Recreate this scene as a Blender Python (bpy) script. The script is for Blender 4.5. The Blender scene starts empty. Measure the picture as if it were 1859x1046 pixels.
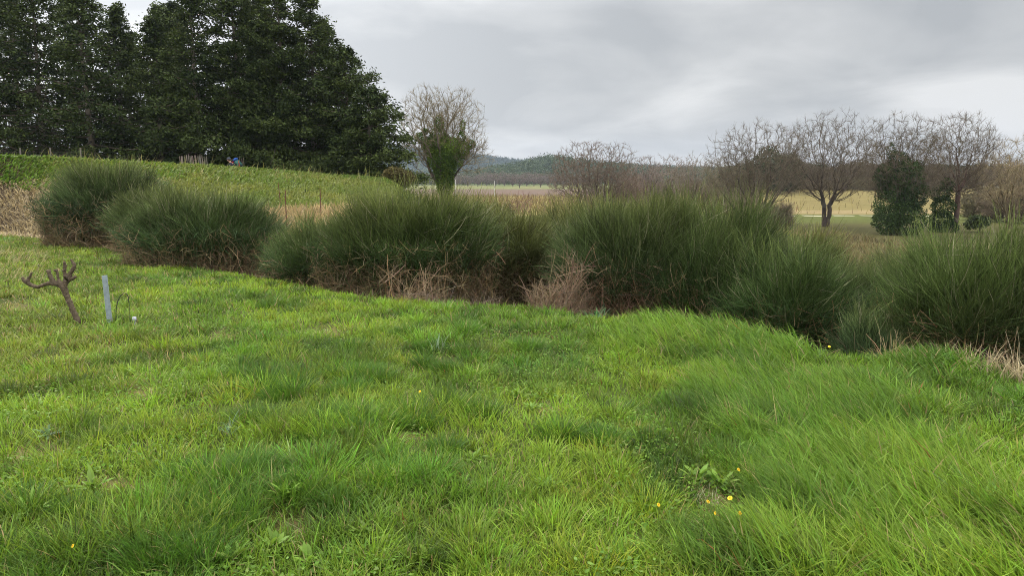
import bpy, math
import numpy as np
from math import radians as R
rng = np.random.default_rng(7)
scene = bpy.context.scene
COL = scene.collection

# ------------------------------------------------------------------ camera
F = 1404.0; PITCH = R(8.15); EYE = np.array([0.0, 0.0, 1.6])
cam_d = bpy.data.cameras.new("camera"); cam = bpy.data.objects.new("camera", cam_d); COL.objects.link(cam)
cam.location = EYE; cam.rotation_euler = (math.pi/2-PITCH, 0, 0)
cam_d.sensor_width = 36; cam_d.lens = 36*F/1859; cam_d.clip_start = 0.05; cam_d.clip_end = 9000
scene.camera = cam
scene.view_settings.view_transform = 'Standard'; scene.view_settings.look = 'None'
scene.view_settings.gamma = 1; scene.view_settings.exposure = 0.13; scene.view_settings.use_curve_mapping = False
cy = scene.cycles
cy.max_bounces = 6; cy.diffuse_bounces = 3; cy.glossy_bounces = 2; cy.transmission_bounces = 4
cy.volume_bounces = 0; cy.transparent_max_bounces = 8; cy.caustics_reflective = False; cy.caustics_refractive = False
cy.pixel_filter_type = 'BLACKMAN_HARRIS'; cy.filter_width = 1.0; cy.use_adaptive_sampling = False; cy.use_denoising = True; cy.denoiser = 'OPENIMAGEDENOISE'; cy.denoising_input_passes = 'RGB_ALBEDO_NORMAL'; cy.denoising_prefilter = 'NONE'; cy.sample_clamp_indirect = 4

# ------------------------------------------------------------------ sky
SUN_EL, SUN_AZ = R(42), R(-42)          # azimuth from +Y, negative = to the left
w = bpy.data.worlds.new("World"); scene.world = w; w.use_nodes = True
nt = w.node_tree; nt.nodes.clear(); N = nt.nodes.new; L = nt.links.new
def mth(op, a, b=None, c=None, clamp=False, tree=None):
    t = tree or nt
    n = t.nodes.new('ShaderNodeMath'); n.operation = op; n.use_clamp = clamp
    for i, v in enumerate((a, b, c)):
        if v is None: continue
        if isinstance(v, (int, float)): n.inputs[i].default_value = v
        else: t.links.new(v, n.inputs[i])
    return n.outputs[0]
out = N('ShaderNodeOutputWorld'); sky = N('ShaderNodeTexSky'); sky.sky_type = 'NISHITA'; sky.sun_disc = False
sky.sun_elevation = SUN_EL; sky.sun_rotation = SUN_AZ; sky.air_density = 1.4; sky.dust_density = 3
bg1 = N('ShaderNodeBackground'); bg1.inputs[1].default_value = 0.1; L(sky.outputs[0], bg1.inputs[0])
tc = N('ShaderNodeTexCoord'); sx = N('ShaderNodeSeparateXYZ'); L(tc.outputs['Generated'], sx.inputs[0])
X, Y, Z = sx.outputs
zz = mth('ADD', mth('MAXIMUM', Z, 0.0), 0.24)
cb = N('ShaderNodeCombineXYZ'); L(mth('DIVIDE', X, zz), cb.inputs[0]); L(mth('DIVIDE', Y, zz), cb.inputs[1])
n1 = N('ShaderNodeTexNoise'); n1.inputs['Scale'].default_value = 1.5; n1.inputs['Detail'].default_value = 5; n1.inputs['Roughness'].default_value = 0.5; n1.inputs['Distortion'].default_value = 0.35
mp = N('ShaderNodeMapping'); mp.inputs['Location'].default_value = (3.1, 1.7, 0); L(cb.outputs[0], mp.inputs[0]); L(mp.outputs[0], n1.inputs['Vector'])
n2 = N('ShaderNodeTexNoise'); n2.inputs['Scale'].default_value = 0.38; n2.inputs['Detail'].default_value = 2; L(mp.outputs[0], n2.inputs['Vector'])
v = mth('ADD', mth('MULTIPLY', n1.outputs[0], 0.6), mth('MULTIPLY', n2.outputs[0], 0.5))
rp = N('ShaderNodeValToRGB'); L(v, rp.inputs[0]); e = rp.color_ramp.elements
e[0].position = 0.44; e[0].color = (0.42, 0.438, 0.46, 1); e[1].position = 0.68; e[1].color = (0.74, 0.745, 0.75, 1)
m_ = rp.color_ramp.elements.new(0.54); m_.color = (0.53, 0.543, 0.557, 1)
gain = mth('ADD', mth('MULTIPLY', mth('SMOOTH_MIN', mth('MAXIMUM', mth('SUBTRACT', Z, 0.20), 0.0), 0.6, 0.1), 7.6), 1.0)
ld = np.array([-0.62, 0.78, 0.30]); ld /= np.linalg.norm(ld)
dp = mth('ADD', mth('ADD', mth('MULTIPLY', X, float(ld[0])), mth('MULTIPLY', Y, float(ld[1]))), mth('MULTIPLY', Z, float(ld[2])))
glow = mth('MULTIPLY', mth('POWER', mth('MAXIMUM', dp, 0.0), 7.0), 1.05)
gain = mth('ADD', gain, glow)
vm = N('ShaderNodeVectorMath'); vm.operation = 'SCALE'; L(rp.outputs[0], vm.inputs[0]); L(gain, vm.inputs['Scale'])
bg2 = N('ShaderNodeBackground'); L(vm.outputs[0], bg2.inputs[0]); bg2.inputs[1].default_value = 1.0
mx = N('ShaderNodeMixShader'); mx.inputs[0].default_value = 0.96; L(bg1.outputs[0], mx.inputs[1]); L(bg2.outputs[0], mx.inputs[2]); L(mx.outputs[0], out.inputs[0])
w.cycles.sampling_method = 'MANUAL'; w.cycles.sample_map_resolution = 512

sd = bpy.data.lights.new("sun", 'SUN'); sd.energy = 2.5; sd.angle = R(16); sd.color = (1.0, 0.90, 0.74)
so = bpy.data.objects.new("sun", sd); COL.objects.link(so)
so.rotation_euler = (math.pi/2-SUN_EL, 0, math.pi-SUN_AZ)
so.location = (-10, 10, 40)

# ------------------------------------------------------------------ projection helpers
cp, sp_ = math.cos(PITCH), math.sin(PITCH)
def at(px, py, Yd):                       # the point that far in front, seen at that place
    u = (px-929.5)/F; v = (523-py)/F
    d = np.array([u, cp+v*sp_, -sp_+v*cp])
    return EYE+d*(Yd/d[1])
def onplane(px, py, z=0.0):
    u = (px-929.5)/F; v = (523-py)/F
    d = np.array([u, cp+v*sp_, -sp_+v*cp]); return EYE+d*((z-1.6)/d[2])
def proj(x, y, z):
    z = z-1.6; dep = y*cp-z*sp_; dep = np.where(dep < 0.05, 0.05, dep)
    return 929.5+F*x/dep, 523-F*(y*sp_+z*cp)/dep
def pxm(Yd): return F/Yd
# ------------------------------------------------------------------ noise
def sm(t): t = np.clip(t, 0, 1); return t*t*(3-2*t)
def vnoise(x, y, seed=0):
    xi = np.floor(x).astype(np.int64); yi = np.floor(y).astype(np.int64); fx = sm(x-xi); fy = sm(y-yi)
    def h(a, b):
        n = (a*374761393+b*668265263+seed*974634777) & 0xffffffff
        n = ((n ^ (n >> 13))*1274126177) & 0xffffffff
        n = ((n ^ (n >> 16))*2246822519) & 0xffffffff
        return ((n ^ (n >> 15)) & 0xffff)/65535.0
    return (h(xi, yi)*(1-fx)+h(xi+1, yi)*fx)*(1-fy)+(h(xi, yi+1)*(1-fx)+h(xi+1, yi+1)*fx)*fy
def fbm(x, y, seed=0, o=4):
    x = np.asarray(x, float); y = np.asarray(y, float)
    s = 0; a = 0.5; t = 0
    for i in range(o): s = s+a*vnoise(x*2**i+i*17.3, y*2**i-i*9.1, seed+i); t += a; a *= 0.5
    return s/t
# ------------------------------------------------------------------ terrain
_e = [(0, 428, .05), (150, 442, .05), (300, 478, .08), (450, 494, .1), (600, 522, .12), (760, 536, .13), (950, 549, .13), (1100, 566, .15), (1230, 576, .17), (1350, 588, .17), (1440, 608, .17), (1520, 630, .17), (1620, 634, .15), (1700, 630, .15), (1780, 646, .13), (1859, 668, .12)]
_q = [onplane(*e_) for e_ in _e]
DX = [-60, -22]+[float(q[0]) for q in _q]+[9, 30]; DY = [48, 27]+[float(q[1]) for q in _q]+[3.4, -8]
def Dl(x): return np.interp(x, DX, DY)
def height(x, y):
    x = np.asarray(x, float); y = np.asarray(y, float)
    a = x/np.maximum(y, 2.0)
    D = Dl(x); s = y-D
    near = 0.10*(fbm(x*0.5, y*0.5, 3)-0.5)+0.07*(fbm(x*2.1, y*2.1, 5, 3)-0.5)
    near = near*np.clip(np.hypot(x, y)/2, 0, 1)
    near = near+0.08*np.exp(-((x-2.2)**2/1.6+(y-8.0)**2/0.9))
    wr = sm((x+11)/9)
    dd = -(0.2+0.28*wr+0.5*sm((x-1.6)/1.5))
    bot = dd
    # left bank
    Yl = np.interp(a, [-1.2, -0.66, -0.36, -0.163, -0.12, 0.0], [26, 27.5, 31, 38, 40, 40])
    Zl = np.interp(a, [-1.2, -0.66, -0.36, -0.163, -0.12, 0.0], [2.7, 2.28, 1.97, 1.50, 1.25, 0.6])
    Zl = Zl+0.12*(fbm(x*0.5, y*0.3, 9)-0.5)
    Yl = np.maximum(Yl, D+3)
    t = np.clip((s-1.6)/(Yl-D-1.6), 0, 1)
    zl = bot+(Zl-bot)*(t**0.85)
    past = sm((y-Yl)/3.5)
    zl = zl*(1-past)+(Zl-0.95)*past
    # right valley
    zr = bot+(-3.0-bot)*sm((s-2.0)/58.0)
    zr = zr+2.1*sm((y-98)/75)*sm((a-0.22)/0.08)
    wl = 1-sm((a+0.17)/0.13)
    zl = zl*(1-sm((y-60)/60))+(-3.0)*sm((y-60)/60)
    far = zl*wl+zr*(1-wl)+0.15*(fbm(x*0.12, y*0.12, 11)-0.5)
    k = sm(s/1.6)
    return near*(1-k)+far*k
def hz(x, y): return float(height(np.array([x]), np.array([y]))[0])

# ------------------------------------------------------------------ materials
def mat(name, base=(0.1, 0.1, 0.1), rough=0.85, attr=True, trans=0.0, nscale=None, namp=0.3, spec=0.2, bump=0.0, bscale=40, metallic=0.0):
    m = bpy.data.materials.new(name); m.use_nodes = True; t = m.node_tree; nd = t.nodes; lk = t.links.new
    b = nd['Principled BSDF']; b.inputs['Roughness'].default_value = rough; b.inputs['Specular IOR Level'].default_value = spec; b.inputs['Metallic'].default_value = metallic
    if attr:
        c = nd.new('ShaderNodeAttribute'); c.attribute_name = 'Col'; csock = c.outputs['Color']
    else:
        c = nd.new('ShaderNodeRGB'); c.outputs[0].default_value = (*base, 1); csock = c.outputs[0]
    if nscale:
        tcn = nd.new('ShaderNodeTexCoord'); no = nd.new('ShaderNodeTexNoise'); no.inputs['Scale'].default_value = nscale; no.inputs['Detail'].default_value = 6; no.inputs['Roughness'].default_value = 0.65
        lk(tcn.outputs['Object'], no.inputs['Vector'])
        mr = nd.new('ShaderNodeMapRange'); mr.inputs[1].default_value = 0.25; mr.inputs[2].default_value = 0.75; mr.inputs[3].default_value = 1-namp; mr.inputs[4].default_value = 1+namp
        lk(no.outputs[0], mr.inputs[0]); vs = nd.new('ShaderNodeVectorMath'); vs.operation = 'SCALE'; lk(csock, vs.inputs[0]); lk(mr.outputs[0], vs.inputs['Scale']); csock = vs.outputs[0]
        if bump:
            no2 = nd.new('ShaderNodeTexNoise'); no2.inputs['Scale'].default_value = bscale; no2.inputs['Detail'].default_value = 5; lk(tcn.outputs['Object'], no2.inputs['Vector'])
            bp = nd.new('ShaderNodeBump'); bp.inputs['Strength'].default_value = bump; bp.inputs['Distance'].default_value = 0.02; lk(no2.outputs[0], bp.inputs['Height']); lk(bp.outputs[0], b.inputs['Normal'])
    lk(csock, b.inputs['Base Color'])
    if trans:
        tr = nd.new('ShaderNodeBsdfTranslucent'); lk(csock, tr.inputs[0]); ms = nd.new('ShaderNodeMixShader'); ms.inputs[0].default_value = trans
        lk(b.outputs[0], ms.inputs[1]); lk(tr.outputs[0], ms.inputs[2]); lk(ms.outputs[0], nd['Material Output'].inputs['Surface'])
    return m
M_GRASS = mat('grass_blades', rough=0.55, trans=0.38, spec=0.25)
M_STEM = mat('broom_stems', rough=0.6, spec=0.2)
M_LEAF = mat('foliage', rough=0.6, trans=0.2, spec=0.15)
M_DARKLEAF = mat('conifer_foliage', rough=0.7, trans=0.08, spec=0.1)
M_BARK = mat('bark', rough=0.95, nscale=3.0, namp=0.35, spec=0.05)
M_GROUND = mat('soil_and_turf', rough=0.95, nscale=2.2, namp=0.25, spec=0.05, bump=0.5, bscale=22)
M_HILL = mat('hill_ground', rough=0.95, spec=0.02)

# ------------------------------------------------------------------ mesh helpers
def mesh(name, V, Q=None, T=None, m=None, col=None, parent=None, smooth=False, label=None, cat=None, group=None, kind=None, loc=None):
    V = np.asarray(V, np.float32); me = bpy.data.meshes.new(name)
    if loc is not None: V = V-np.asarray(loc, np.float32)
    Q = np.zeros((0, 4), np.int32) if Q is None else np.asarray(Q, np.int32); T = np.zeros((0, 3), np.int32) if T is None else np.asarray(T, np.int32)
    me.vertices.add(len(V)); me.vertices.foreach_set('co', V.ravel())
    nl = Q.size+T.size; me.loops.add(nl); me.loops.foreach_set('vertex_index', np.concatenate([Q.ravel(), T.ravel()]))
    npoly = len(Q)+len(T); me.polygons.add(npoly)
    st = np.concatenate([np.arange(len(Q))*4, Q.size+np.arange(len(T))*3]).astype(np.int32)
    me.polygons.foreach_set('loop_start', st)
    me.update(calc_edges=True)
    if col is not None:
        col = np.asarray(col, np.float32)
        if col.ndim == 1: col = np.tile(col, (len(V), 1))
        c4 = np.ones((len(V), 4), np.float32); c4[:, :3] = col
        at_ = me.color_attributes.new('Col', 'FLOAT_COLOR', 'POINT'); at_.data.foreach_set('color', c4.ravel())
    if smooth: me.polygons.foreach_set('use_smooth', np.ones(npoly, bool))
    if m and m.name in ('galvanised_steel', 'brown_boards'): me.polygons.foreach_set('use_smooth', np.zeros(npoly, bool))
    if m: me.materials.append(m)
    o = bpy.data.objects.new(name, me); COL.objects.link(o)
    if loc is not None: o.location = [float(q) for q in loc]
    if parent: o.parent = parent; 
    if parent and loc is None: pass
    tag(o, label, cat, group, kind); return o
def tag(o, label=None, cat=None, group=None, kind=None):
    if label: o['label'] = label
    if cat: o['category'] = cat
    if group: o['group'] = group
    if kind: o['kind'] = kind
def thing(name, label, cat, loc=(0, 0, 0), group=None):
    o = bpy.data.objects.new(name, None); COL.objects.link(o); o.location = [float(q) for q in loc]; o.empty_display_size = 0.1; tag(o, label, cat, group); return o
def nrm(a): return a/np.maximum(np.linalg.norm(a, axis=-1, keepdims=True), 1e-9)
def tubes(P, rad, sides=3):
    P = np.asarray(P, float); n, k, _ = P.shape
    Tn = np.empty_like(P); Tn[:, 1:-1] = P[:, 2:]-P[:, :-2]; Tn[:, 0] = P[:, 1]-P[:, 0]; Tn[:, -1] = P[:, -1]-P[:, -2]; Tn = nrm(Tn)
    mean = nrm(P[:, -1]-P[:, 0]+1e-6); ref = np.where(np.abs(mean[:, 2:3]) > 0.8, np.array([[1.0, 0, 0]]), np.array([[0, 0, 1.0]]))
    U = nrm(np.cross(Tn, ref[:, None, :])); W = np.cross(Tn, U)
    an = np.arange(sides)*2*math.pi/sides
    ring = P[:, :, None, :]+(U[:, :, None, :]*np.cos(an)[None, None, :, None]+W[:, :, None, :]*np.sin(an)[None, None, :, None])*np.asarray(rad)[:, :, None, None]
    V = ring.reshape(-1, 3)
    base = (np.arange(n)*k*sides)[:, None, None]+(np.arange(k-1)*sides)[None, :, None]+np.arange(sides)[None, None, :]
    nx = (np.arange(n)*k*sides)[:, None, None]+(np.arange(k-1)*sides)[None, :, None]+((np.arange(sides)+1) % sides)[None, None, :]
    Q = np.stack([base, nx, nx+sides, base+sides], -1).reshape(-1, 4)
    return V, Q
def tcol(C, k, sides=3, C2=None):         # colour per strand (start, end) to per vertex
    C = np.asarray(C, float)
    if C2 is None: C2 = C
    t = np.linspace(0, 1, k)[None, :, None]; c = C[:, None, :]*(1-t)+np.asarray(C2)[:, None, :]*t
    return np.repeat(c.reshape(-1, 3), sides, axis=0)
def ribbons(P, Wd, wid):                  # K points, the last a pointed tip
    n, k, _ = P.shape
    A = P[:, :-1]+Wd[:, None, :]*wid[:, :-1, None]*0.5; B = P[:, :-1]-Wd[:, None, :]*wid[:, :-1, None]*0.5
    body = np.stack([A, B], 2).reshape(n, (k-1)*2, 3); V = np.concatenate([body, P[:, -1:]], 1); s = (k-1)*2+1
    b0 = (np.arange(n)*s)[:, None]; j = np.arange(k-2)[None, :]*2
    Q = np.stack([b0+j, b0+j+1, b0+j+3, b0+j+2], -1).reshape(-1, 4)
    T = np.stack([b0[:, 0]+(k-2)*2, b0[:, 0]+(k-2)*2+1, b0[:, 0]+s-1], -1)
    return V.reshape(-1, 3), Q, T
def rcol(C, k, C2=None):
    if C2 is None: C2 = C
    t = np.concatenate([np.repeat(np.linspace(0, 1, k)[:-1], 2), [1.0]])[None, :, None]
    return (C[:, None, :]*(1-t)+C2[:, None, :]*t).reshape(-1, 3)
def leafquads(C, d, L_, W_, rg, roll=None): # small pointed leaves: centre C, direction d
    n = len(C); r = nrm(rg.normal(size=(n, 3))); s = nrm(np.cross(d, r))
    L_ = np.broadcast_to(L_, (n,))[:, None]; W_ = np.broadcast_to(W_, (n,))[:, None]
    V = np.stack([C-d*L_*0.5, C+s*W_*0.5, C+d*L_*0.5, C-s*W_*0.5], 1).reshape(-1, 3)
    return V, np.arange(n*4).reshape(-1, 4)
def join(parts):
    V, Q, C, o = [], [], [], 0
    for v, q, c in parts: V.append(v); Q.append(q+o); C.append(np.broadcast_to(c, v.shape)); o += len(v)
    return np.concatenate(V), np.concatenate(Q), np.concatenate(C)
def jit(c, n, rg, a=0.2, hue=0.06):
    c = np.asarray(c, float)
    return np.clip(c[None]*(1+rg.normal(0, a, (n, 1)))*(1+rg.normal(0, hue, (n, 3))), 0.002, 0.9)

# ------------------------------------------------------------------ ground sheet
def ell(px, py, lst):                     # sum of soft ellipses laid out over the meadow
    s = np.zeros_like(px)
    for q in lst: s = np.maximum(s, (q[4] if len(q) > 4 else 1)*np.exp(-((px-q[0])/q[2])**2-((py-q[1])/q[3])**2))
    return s
BARE = [(415, 608, 34, 9), (590, 600, 45, 9), (60, 822, 60, 22), (255, 712, 38, 12), (670, 556, 16, 6), (1815, 1015, 60, 30), (110, 655, 55, 12, .7), (520, 962, 50, 22, .7), (1290, 905, 60, 26, .75),
        (190, 884, 60, 12, .8), (470, 905, 30, 14, .6), (735, 795, 50, 8, .7), (620, 700, 60, 8, .5), (30, 560, 60, 14, .5), (1000, 745, 40, 10, .6), (590, 660, 50, 8, .5), (820, 655, 40, 8, .5), (690, 1010, 50, 14, .5), (960, 600, 60, 8, .3)]
def fields(x, y):
    a = x/np.maximum(y, 1); n = fbm(x*0.6, y*0.6, 21); n2 = fbm(x*0.05, y*0.05, 22)
    z = height(x, y); px, py = proj(x, y, z)
    c = np.array([0.045, 0.06, 0.014])[None]*(0.7+0.6*n[:, None])
    def put(mask, colr):
        nonlocal c
        mask = np.clip(mask, 0, 1)[:, None]; c = c*(1-mask)+np.asarray(colr)[None]*mask
    s = y-Dl(x)
    put(sm(ell(px+60*(n-.5), py+30*(fbm(x*2, y*2, 19)-.5), BARE)*1.3)*(s < 0.5)*(.4+.6*n), (0.15, 0.115, 0.05))
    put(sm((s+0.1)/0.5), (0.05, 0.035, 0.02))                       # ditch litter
    put(sm((s-4)/4), (0.10, 0.085, 0.035))
    put(sm((s-3)/3)*(a < -0.1), (0.075, 0.085, 0.02))
    put(sm((y-46)/10)*(a > -0.1), (0.065, 0.06, 0.022))
    rt = sm((a-0.24)/0.04)
    put(sm((y-76)/6)*(.5+.5*n), (0.075, 0.088, 0.022))
    put(sm((y-96)/3)*rt, (0.17, 0.13, 0.055))
    put(sm((y-99)/2)*(1-sm((y-106)/3))*rt, (0.21, 0.155, 0.08))
    put(rt*(np.abs(y-93.5) < 0.5), (0.42, 0.38, 0.28))
    put(sm((y-92)/4)*(1-rt), (0.22, 0.17, 0.065))
    put(sm((y-193)/3)*(1-rt), (0.115, 0.08, 0.06))
    put(sm((y-300)/8)*(1-rt), (0.13, 0.14, 0.055))
    put(sm((y-340)/8)*(1-rt)*(n2 > 0.5), (0.18, 0.16, 0.08))
    put(sm((y-420)/8)*(1-rt), (0.10, 0.12, 0.05))
    put(sm((y-172)/6)*rt, (0.08, 0.07, 0.035))
    put(sm((y-560)/40), (0.05, 0.065, 0.03))
    # vine rows
    row = 0.5+0.5*np.sin(y*2*math.pi/4.2+0.4*np.sin(x*0.03)); put(0.6*row*sm((y-106)/4)*(1-sm((y-168)/5))*rt, (0.11, 0.085, 0.03))
    put((0.04+0.2*fbm(x*0.03, y*0.12, 33))*sm((y-98)/3)*(1-sm((y-172)/3))*rt, (0.115, 0.135, 0.035))
    # dark earth beneath the conifer row
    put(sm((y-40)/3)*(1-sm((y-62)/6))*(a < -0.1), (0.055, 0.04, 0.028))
    return c*(0.85+0.3*n[:, None])
na = 900; rr = np.concatenate([np.linspace(0.0, 0.9, 4)[1:], np.geomspace(1.0, 30, 210), np.geomspace(30.3, 220, 150)[0:], np.geomspace(224, 4200, 60)])
th = np.linspace(0, 2*math.pi, na, endpoint=False)
# more lines where the picture looks
wgt = 1+5*np.exp(-((th-math.pi/2)/0.75)**2); cum = np.concatenate([[0], np.cumsum(wgt)])[:-1]; th = -math.pi/2+cum/wgt.sum()*2*math.pi
thd = np.interp(np.linspace(0, 1, na, endpoint=False), np.linspace(0, 1, 2001), np.interp(np.linspace(0, 1, 2001), np.cumsum(1+4*np.exp(-((np.linspace(-math.pi/2, 1.5*math.pi, 2001)-math.pi/2)/0.7)**2))/np.sum(1+4*np.exp(-((np.linspace(-math.pi/2, 1.5*math.pi, 2001)-math.pi/2)/0.7)**2)), np.linspace(-math.pi/2, 1.5*math.pi, 2001)))
th = thd
RR, TH = np.meshgrid(rr, th, indexing='ij'); gx = (RR*np.cos(TH)).ravel(); gy = (RR*np.sin(TH)).ravel()
gz = height(gx, gy); V = np.stack([gx, gy, gz], 1); V = np.concatenate([V, [[0, 0, hz(0, 0)]]])
i, j = np.meshgrid(np.arange(len(rr)-1), np.arange(na), indexing='ij'); j2 = (j+1) % na
Q = np.stack([i*na+j, (i+1)*na+j, (i+1)*na+j2, i*na+j2], -1).reshape(-1, 4)
T = np.stack([np.full(na, len(V)-1), np.arange(na), (np.arange(na)+1) % na], -1)
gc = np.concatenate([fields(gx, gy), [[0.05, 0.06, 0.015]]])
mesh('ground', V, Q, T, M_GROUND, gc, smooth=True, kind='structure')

# ------------------------------------------------------------------ grass
def blades(x, y, az, th0, th1, Ln, wd, C, C2, rg, z=None, K=4, sink=0.01):
    n = len(x); z = height(x, y)-sink if z is None else z
    P = np.zeros((n, K, 3)); P[:, 0] = np.stack([x, y, z], 1); seg = Ln/(K-1)
    for k in range(1, K):
        t = (k-0.5)/(K-1); ang = th0+(th1-th0)*t
        P[:, k] = P[:, k-1]+np.stack([np.sin(ang)*np.cos(az), np.sin(ang)*np.sin(az), np.cos(ang)], 1)*seg[:, None]
    tw = az+math.pi/2+rg.normal(0, 0.7, n); Wd = np.stack([np.cos(tw), np.sin(tw), np.zeros(n)], 1)
    prof = np.array([0.8, 1.0, 0.75, 0.4, 0.2, 0])[None, :K]; W = wd[:, None]*prof
    V, Q, T = ribbons(P, Wd, W)
    return V, Q, T, rcol(C, K, C2)
def grass_obj(name, lst, kind='stuff', m=None, **kw):
    Vs, Qs, Ts, Cs, o = [], [], [], [], 0
    for V, Q, T, C in lst: Vs.append(V); Qs.append(Q+o); Ts.append(T+o); Cs.append(C); o += len(V)
    return mesh(name, np.concatenate(Vs), np.concatenate(Qs), np.concatenate(Ts), m or M_GRASS, np.concatenate(Cs), kind=kind, **kw)
PAL = dict(yel=(0.25, 0.36, 0.032), mid=(0.148, 0.255, 0.026), dark=(0.05, 0.11, 0.014), blue=(0.08, 0.16, 0.045), straw=(0.40, 0.32, 0.14), rust=(0.26, 0.09, 0.03), olive=(0.20, 0.22, 0.05))
PAL = {k: np.array(v_)*(1.0 if k != 'straw' else .9) for k, v_ in PAL.items()}
TUSS = [(620, 835, 95, 42), (430, 905, 70, 35), (330, 960, 120, 50), (700, 626, 55, 16), (800, 622, 50, 16), (650, 662, 40, 18), (490, 712, 60, 18), (780, 752, 100, 22), (600, 722, 60, 16), (390, 870, 90, 25),
        (120, 980, 150, 60), (560, 690, 50, 12), (900, 640, 50, 10), (690, 770, 60, 14), (1060, 790, 60, 14), (540, 780, 80, 18), (1300, 800, 60, 60, .8), (1640, 700, 60, 14, .8)]
LONG = [(1300, 620, 240, 60), (1500, 760, 260, 90), (1600, 900, 300, 150), (1750, 1000, 300, 160), (1350, 720, 160, 80, .9), (1700, 680, 170, 40, .8), (1090, 562, 45, 16, .8), (1400, 1030, 260, 90, .8), (1040, 1010, 160, 70, .45), (330, 970, 160, 50, .4), (1400, 640, 160, 50)]
def inlawn(x, y): 
    return (y < Dl(x)+0.35)
def edge_keep(x, y): return y-Dl(x)
def lawn_maps(x, y):
    z = height(x, y); px, py = proj(x, y, z)
    dry = .8*sm(ell(px+90*(fbm(x*3, y*3, 18)-.5), py+40*(fbm(x*3, y*3, 19)-.5), BARE)*1.5); lng = np.clip(ell(px, py, LONG), 0, 1); lng = sm((lng-0.35)/0.45); tus = np.clip(ell(px, py, TUSS), 0, 1)
    return px, py, dry, lng, tus
def pick_col(x, y, tus, dry, lng, rg, per=0.25):
    n = len(x); a = fbm(x*0.8, y*0.8, 40); b = fbm(x*0.33+5, y*0.33, 41); c = fbm(x*2.3, y*2.3, 42, 3)
    px, py = proj(x, y, np.zeros(n))
    k = np.clip((a-0.38)*3.2, 0, 1)[:, None]; col = PAL['mid']*(1-k)+PAL['yel']*k
    k = np.clip((0.46-c)*4, 0, 0.8)[:, None]; col = col*(1-k)+PAL['dark']*k
    k = (0.30*np.clip(tus, 0, 1))[:, None]; col = col*(1-k)+PAL['dark']*1.15*k
    k = np.clip((b-0.60)*4, 0, 0.6)[:, None]; col = col*(1-k)+PAL['blue']*k
    lf = (sm((430-px)/400)*sm((760-py)/160)*0.45)[:, None]; col = col*(1-lf)+PAL['olive']*1.1*lf
    k = (0.35*lng)[:, None]; col = col*(1-k)+np.array([0.13, 0.242, 0.024])*k
    u = rg.random(n); k = (u < per*(0.055+0.6*dry+0.07*(px < 350)*(py < 760)))[:, None]; col = np.where(k, PAL['straw'], col)
    k = (u > 0.9985)[:, None]; col = np.where(k, PAL['rust'], col)
    return np.clip(col*(1+rg.normal(0, 0.2, (n, 1)))*(1+rg.normal(0, 0.06, (n, 3))), 0.004, 0.8)
rg = np.random.default_rng(11)
def sample_area(n, dmin, dmax, rg, spread=0.80, power=1.0):
    # density falls as 1/d^power : radial pdf ~ d^(1-power)
    u = rg.random(n)
    if power == 1.0: d = dmin+(dmax-dmin)*u
    else: e_ = 2-power; d = (dmin**e_+(dmax**e_-dmin**e_)*u)**(1/e_)
    a = (rg.random(n)*2-1)*spread
    return d*a, d         # x, y (in depth)
parts = []
# filler
x, y = sample_area(300000, 2.2, 26, rg, 0.82, 1.35); ok = inlawn(x, y); x, y = x[ok], y[ok]
px, py, dry, lng, tus = lawn_maps(x, y); keep = rg.random(len(x)) > dry*0.9; x, y, dry, lng, tus = x[keep], y[keep], dry[keep], lng[keep], tus[keep]
n = len(x); d = np.hypot(x, y); Ln = (0.035+0.045*rg.random(n)+0.05*fbm(x*1.3, y*1.3, 50))*(1-0.4*dry)*(1+2.0*lng)
az = rg.random(n)*2*math.pi; az = np.where(rg.random(n) < 0.70*lng, R(158)+rg.normal(0, 0.45, n)+1.0*(fbm(x*0.7, y*0.7, 51)-0.5), az)
th0 = np.abs(rg.normal(0.25, 0.25, n))+0.25*lng; th1 = th0+np.abs(rg.normal(0.7, 0.45, n))
wd = (0.0042+0.0035*rg.random(n))*np.maximum(1, d/5.5)*(1+0.4*lng)
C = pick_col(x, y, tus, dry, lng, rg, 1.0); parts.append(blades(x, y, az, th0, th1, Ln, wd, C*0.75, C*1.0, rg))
# tussocks
tx, ty = sample_area(6500, 2.3, 24, rg, 0.80, 0.9); ok = inlawn(tx, ty); tx, ty = tx[ok], ty[ok]
px, py, dry, lng, tus = lawn_maps(tx, ty); keep = rg.random(len(tx)) > 0.30+dry*0.6-0.4*tus-0.3*lng+1.1*(fbm(tx*1.3, ty*1.3, 57)-0.5); tx, ty, lng_t, tus_t, dry_t = tx[keep], ty[keep], lng[keep], tus[keep], dry[keep]
nb = np.maximum(14, (105/np.maximum(1, (ty/4.5))**0.9*(1+0.3*tus_t)).astype(int)); idx = np.repeat(np.arange(len(tx)), nb); n = len(idx)
rad = (0.06+0.13*rg.random(len(tx)))*(1+0.5*tus_t); hgt = (0.075+0.095*rg.random(len(tx))**1.3)*(1+0.45*tus_t+0.7*lng_t)
ra = rg.random(n)*2*math.pi; rq = np.sqrt(rg.random(n)); x = tx[idx]+np.cos(ra)*rq*rad[idx]; y = ty[idx]+np.sin(ra)*rq*rad[idx]
lean = rg.random(len(tx))*2*math.pi
az = ra+rg.normal(0, 0.5, n); az = np.where(rg.random(n) < 0.85*lng_t[idx], R(158)+rg.normal(0, 0.55, n)+1.0*(fbm(x*0.7, y*0.7, 51)-0.5), az)
th0 = 0.1+0.55*rq+rg.normal(0, 0.1, n)+0.15*lng_t[idx]; th1 = th0+np.abs(rg.normal(0.55, 0.4, n))+0.3*lng_t[idx]
Ln = hgt[idx]*(0.6+0.6*rg.random(n)); d = np.hypot(x, y); wd = (0.0034+0.0028*rg.random(n))*np.maximum(1, d/5.5)*(1+0.6*lng_t[idx])
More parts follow.
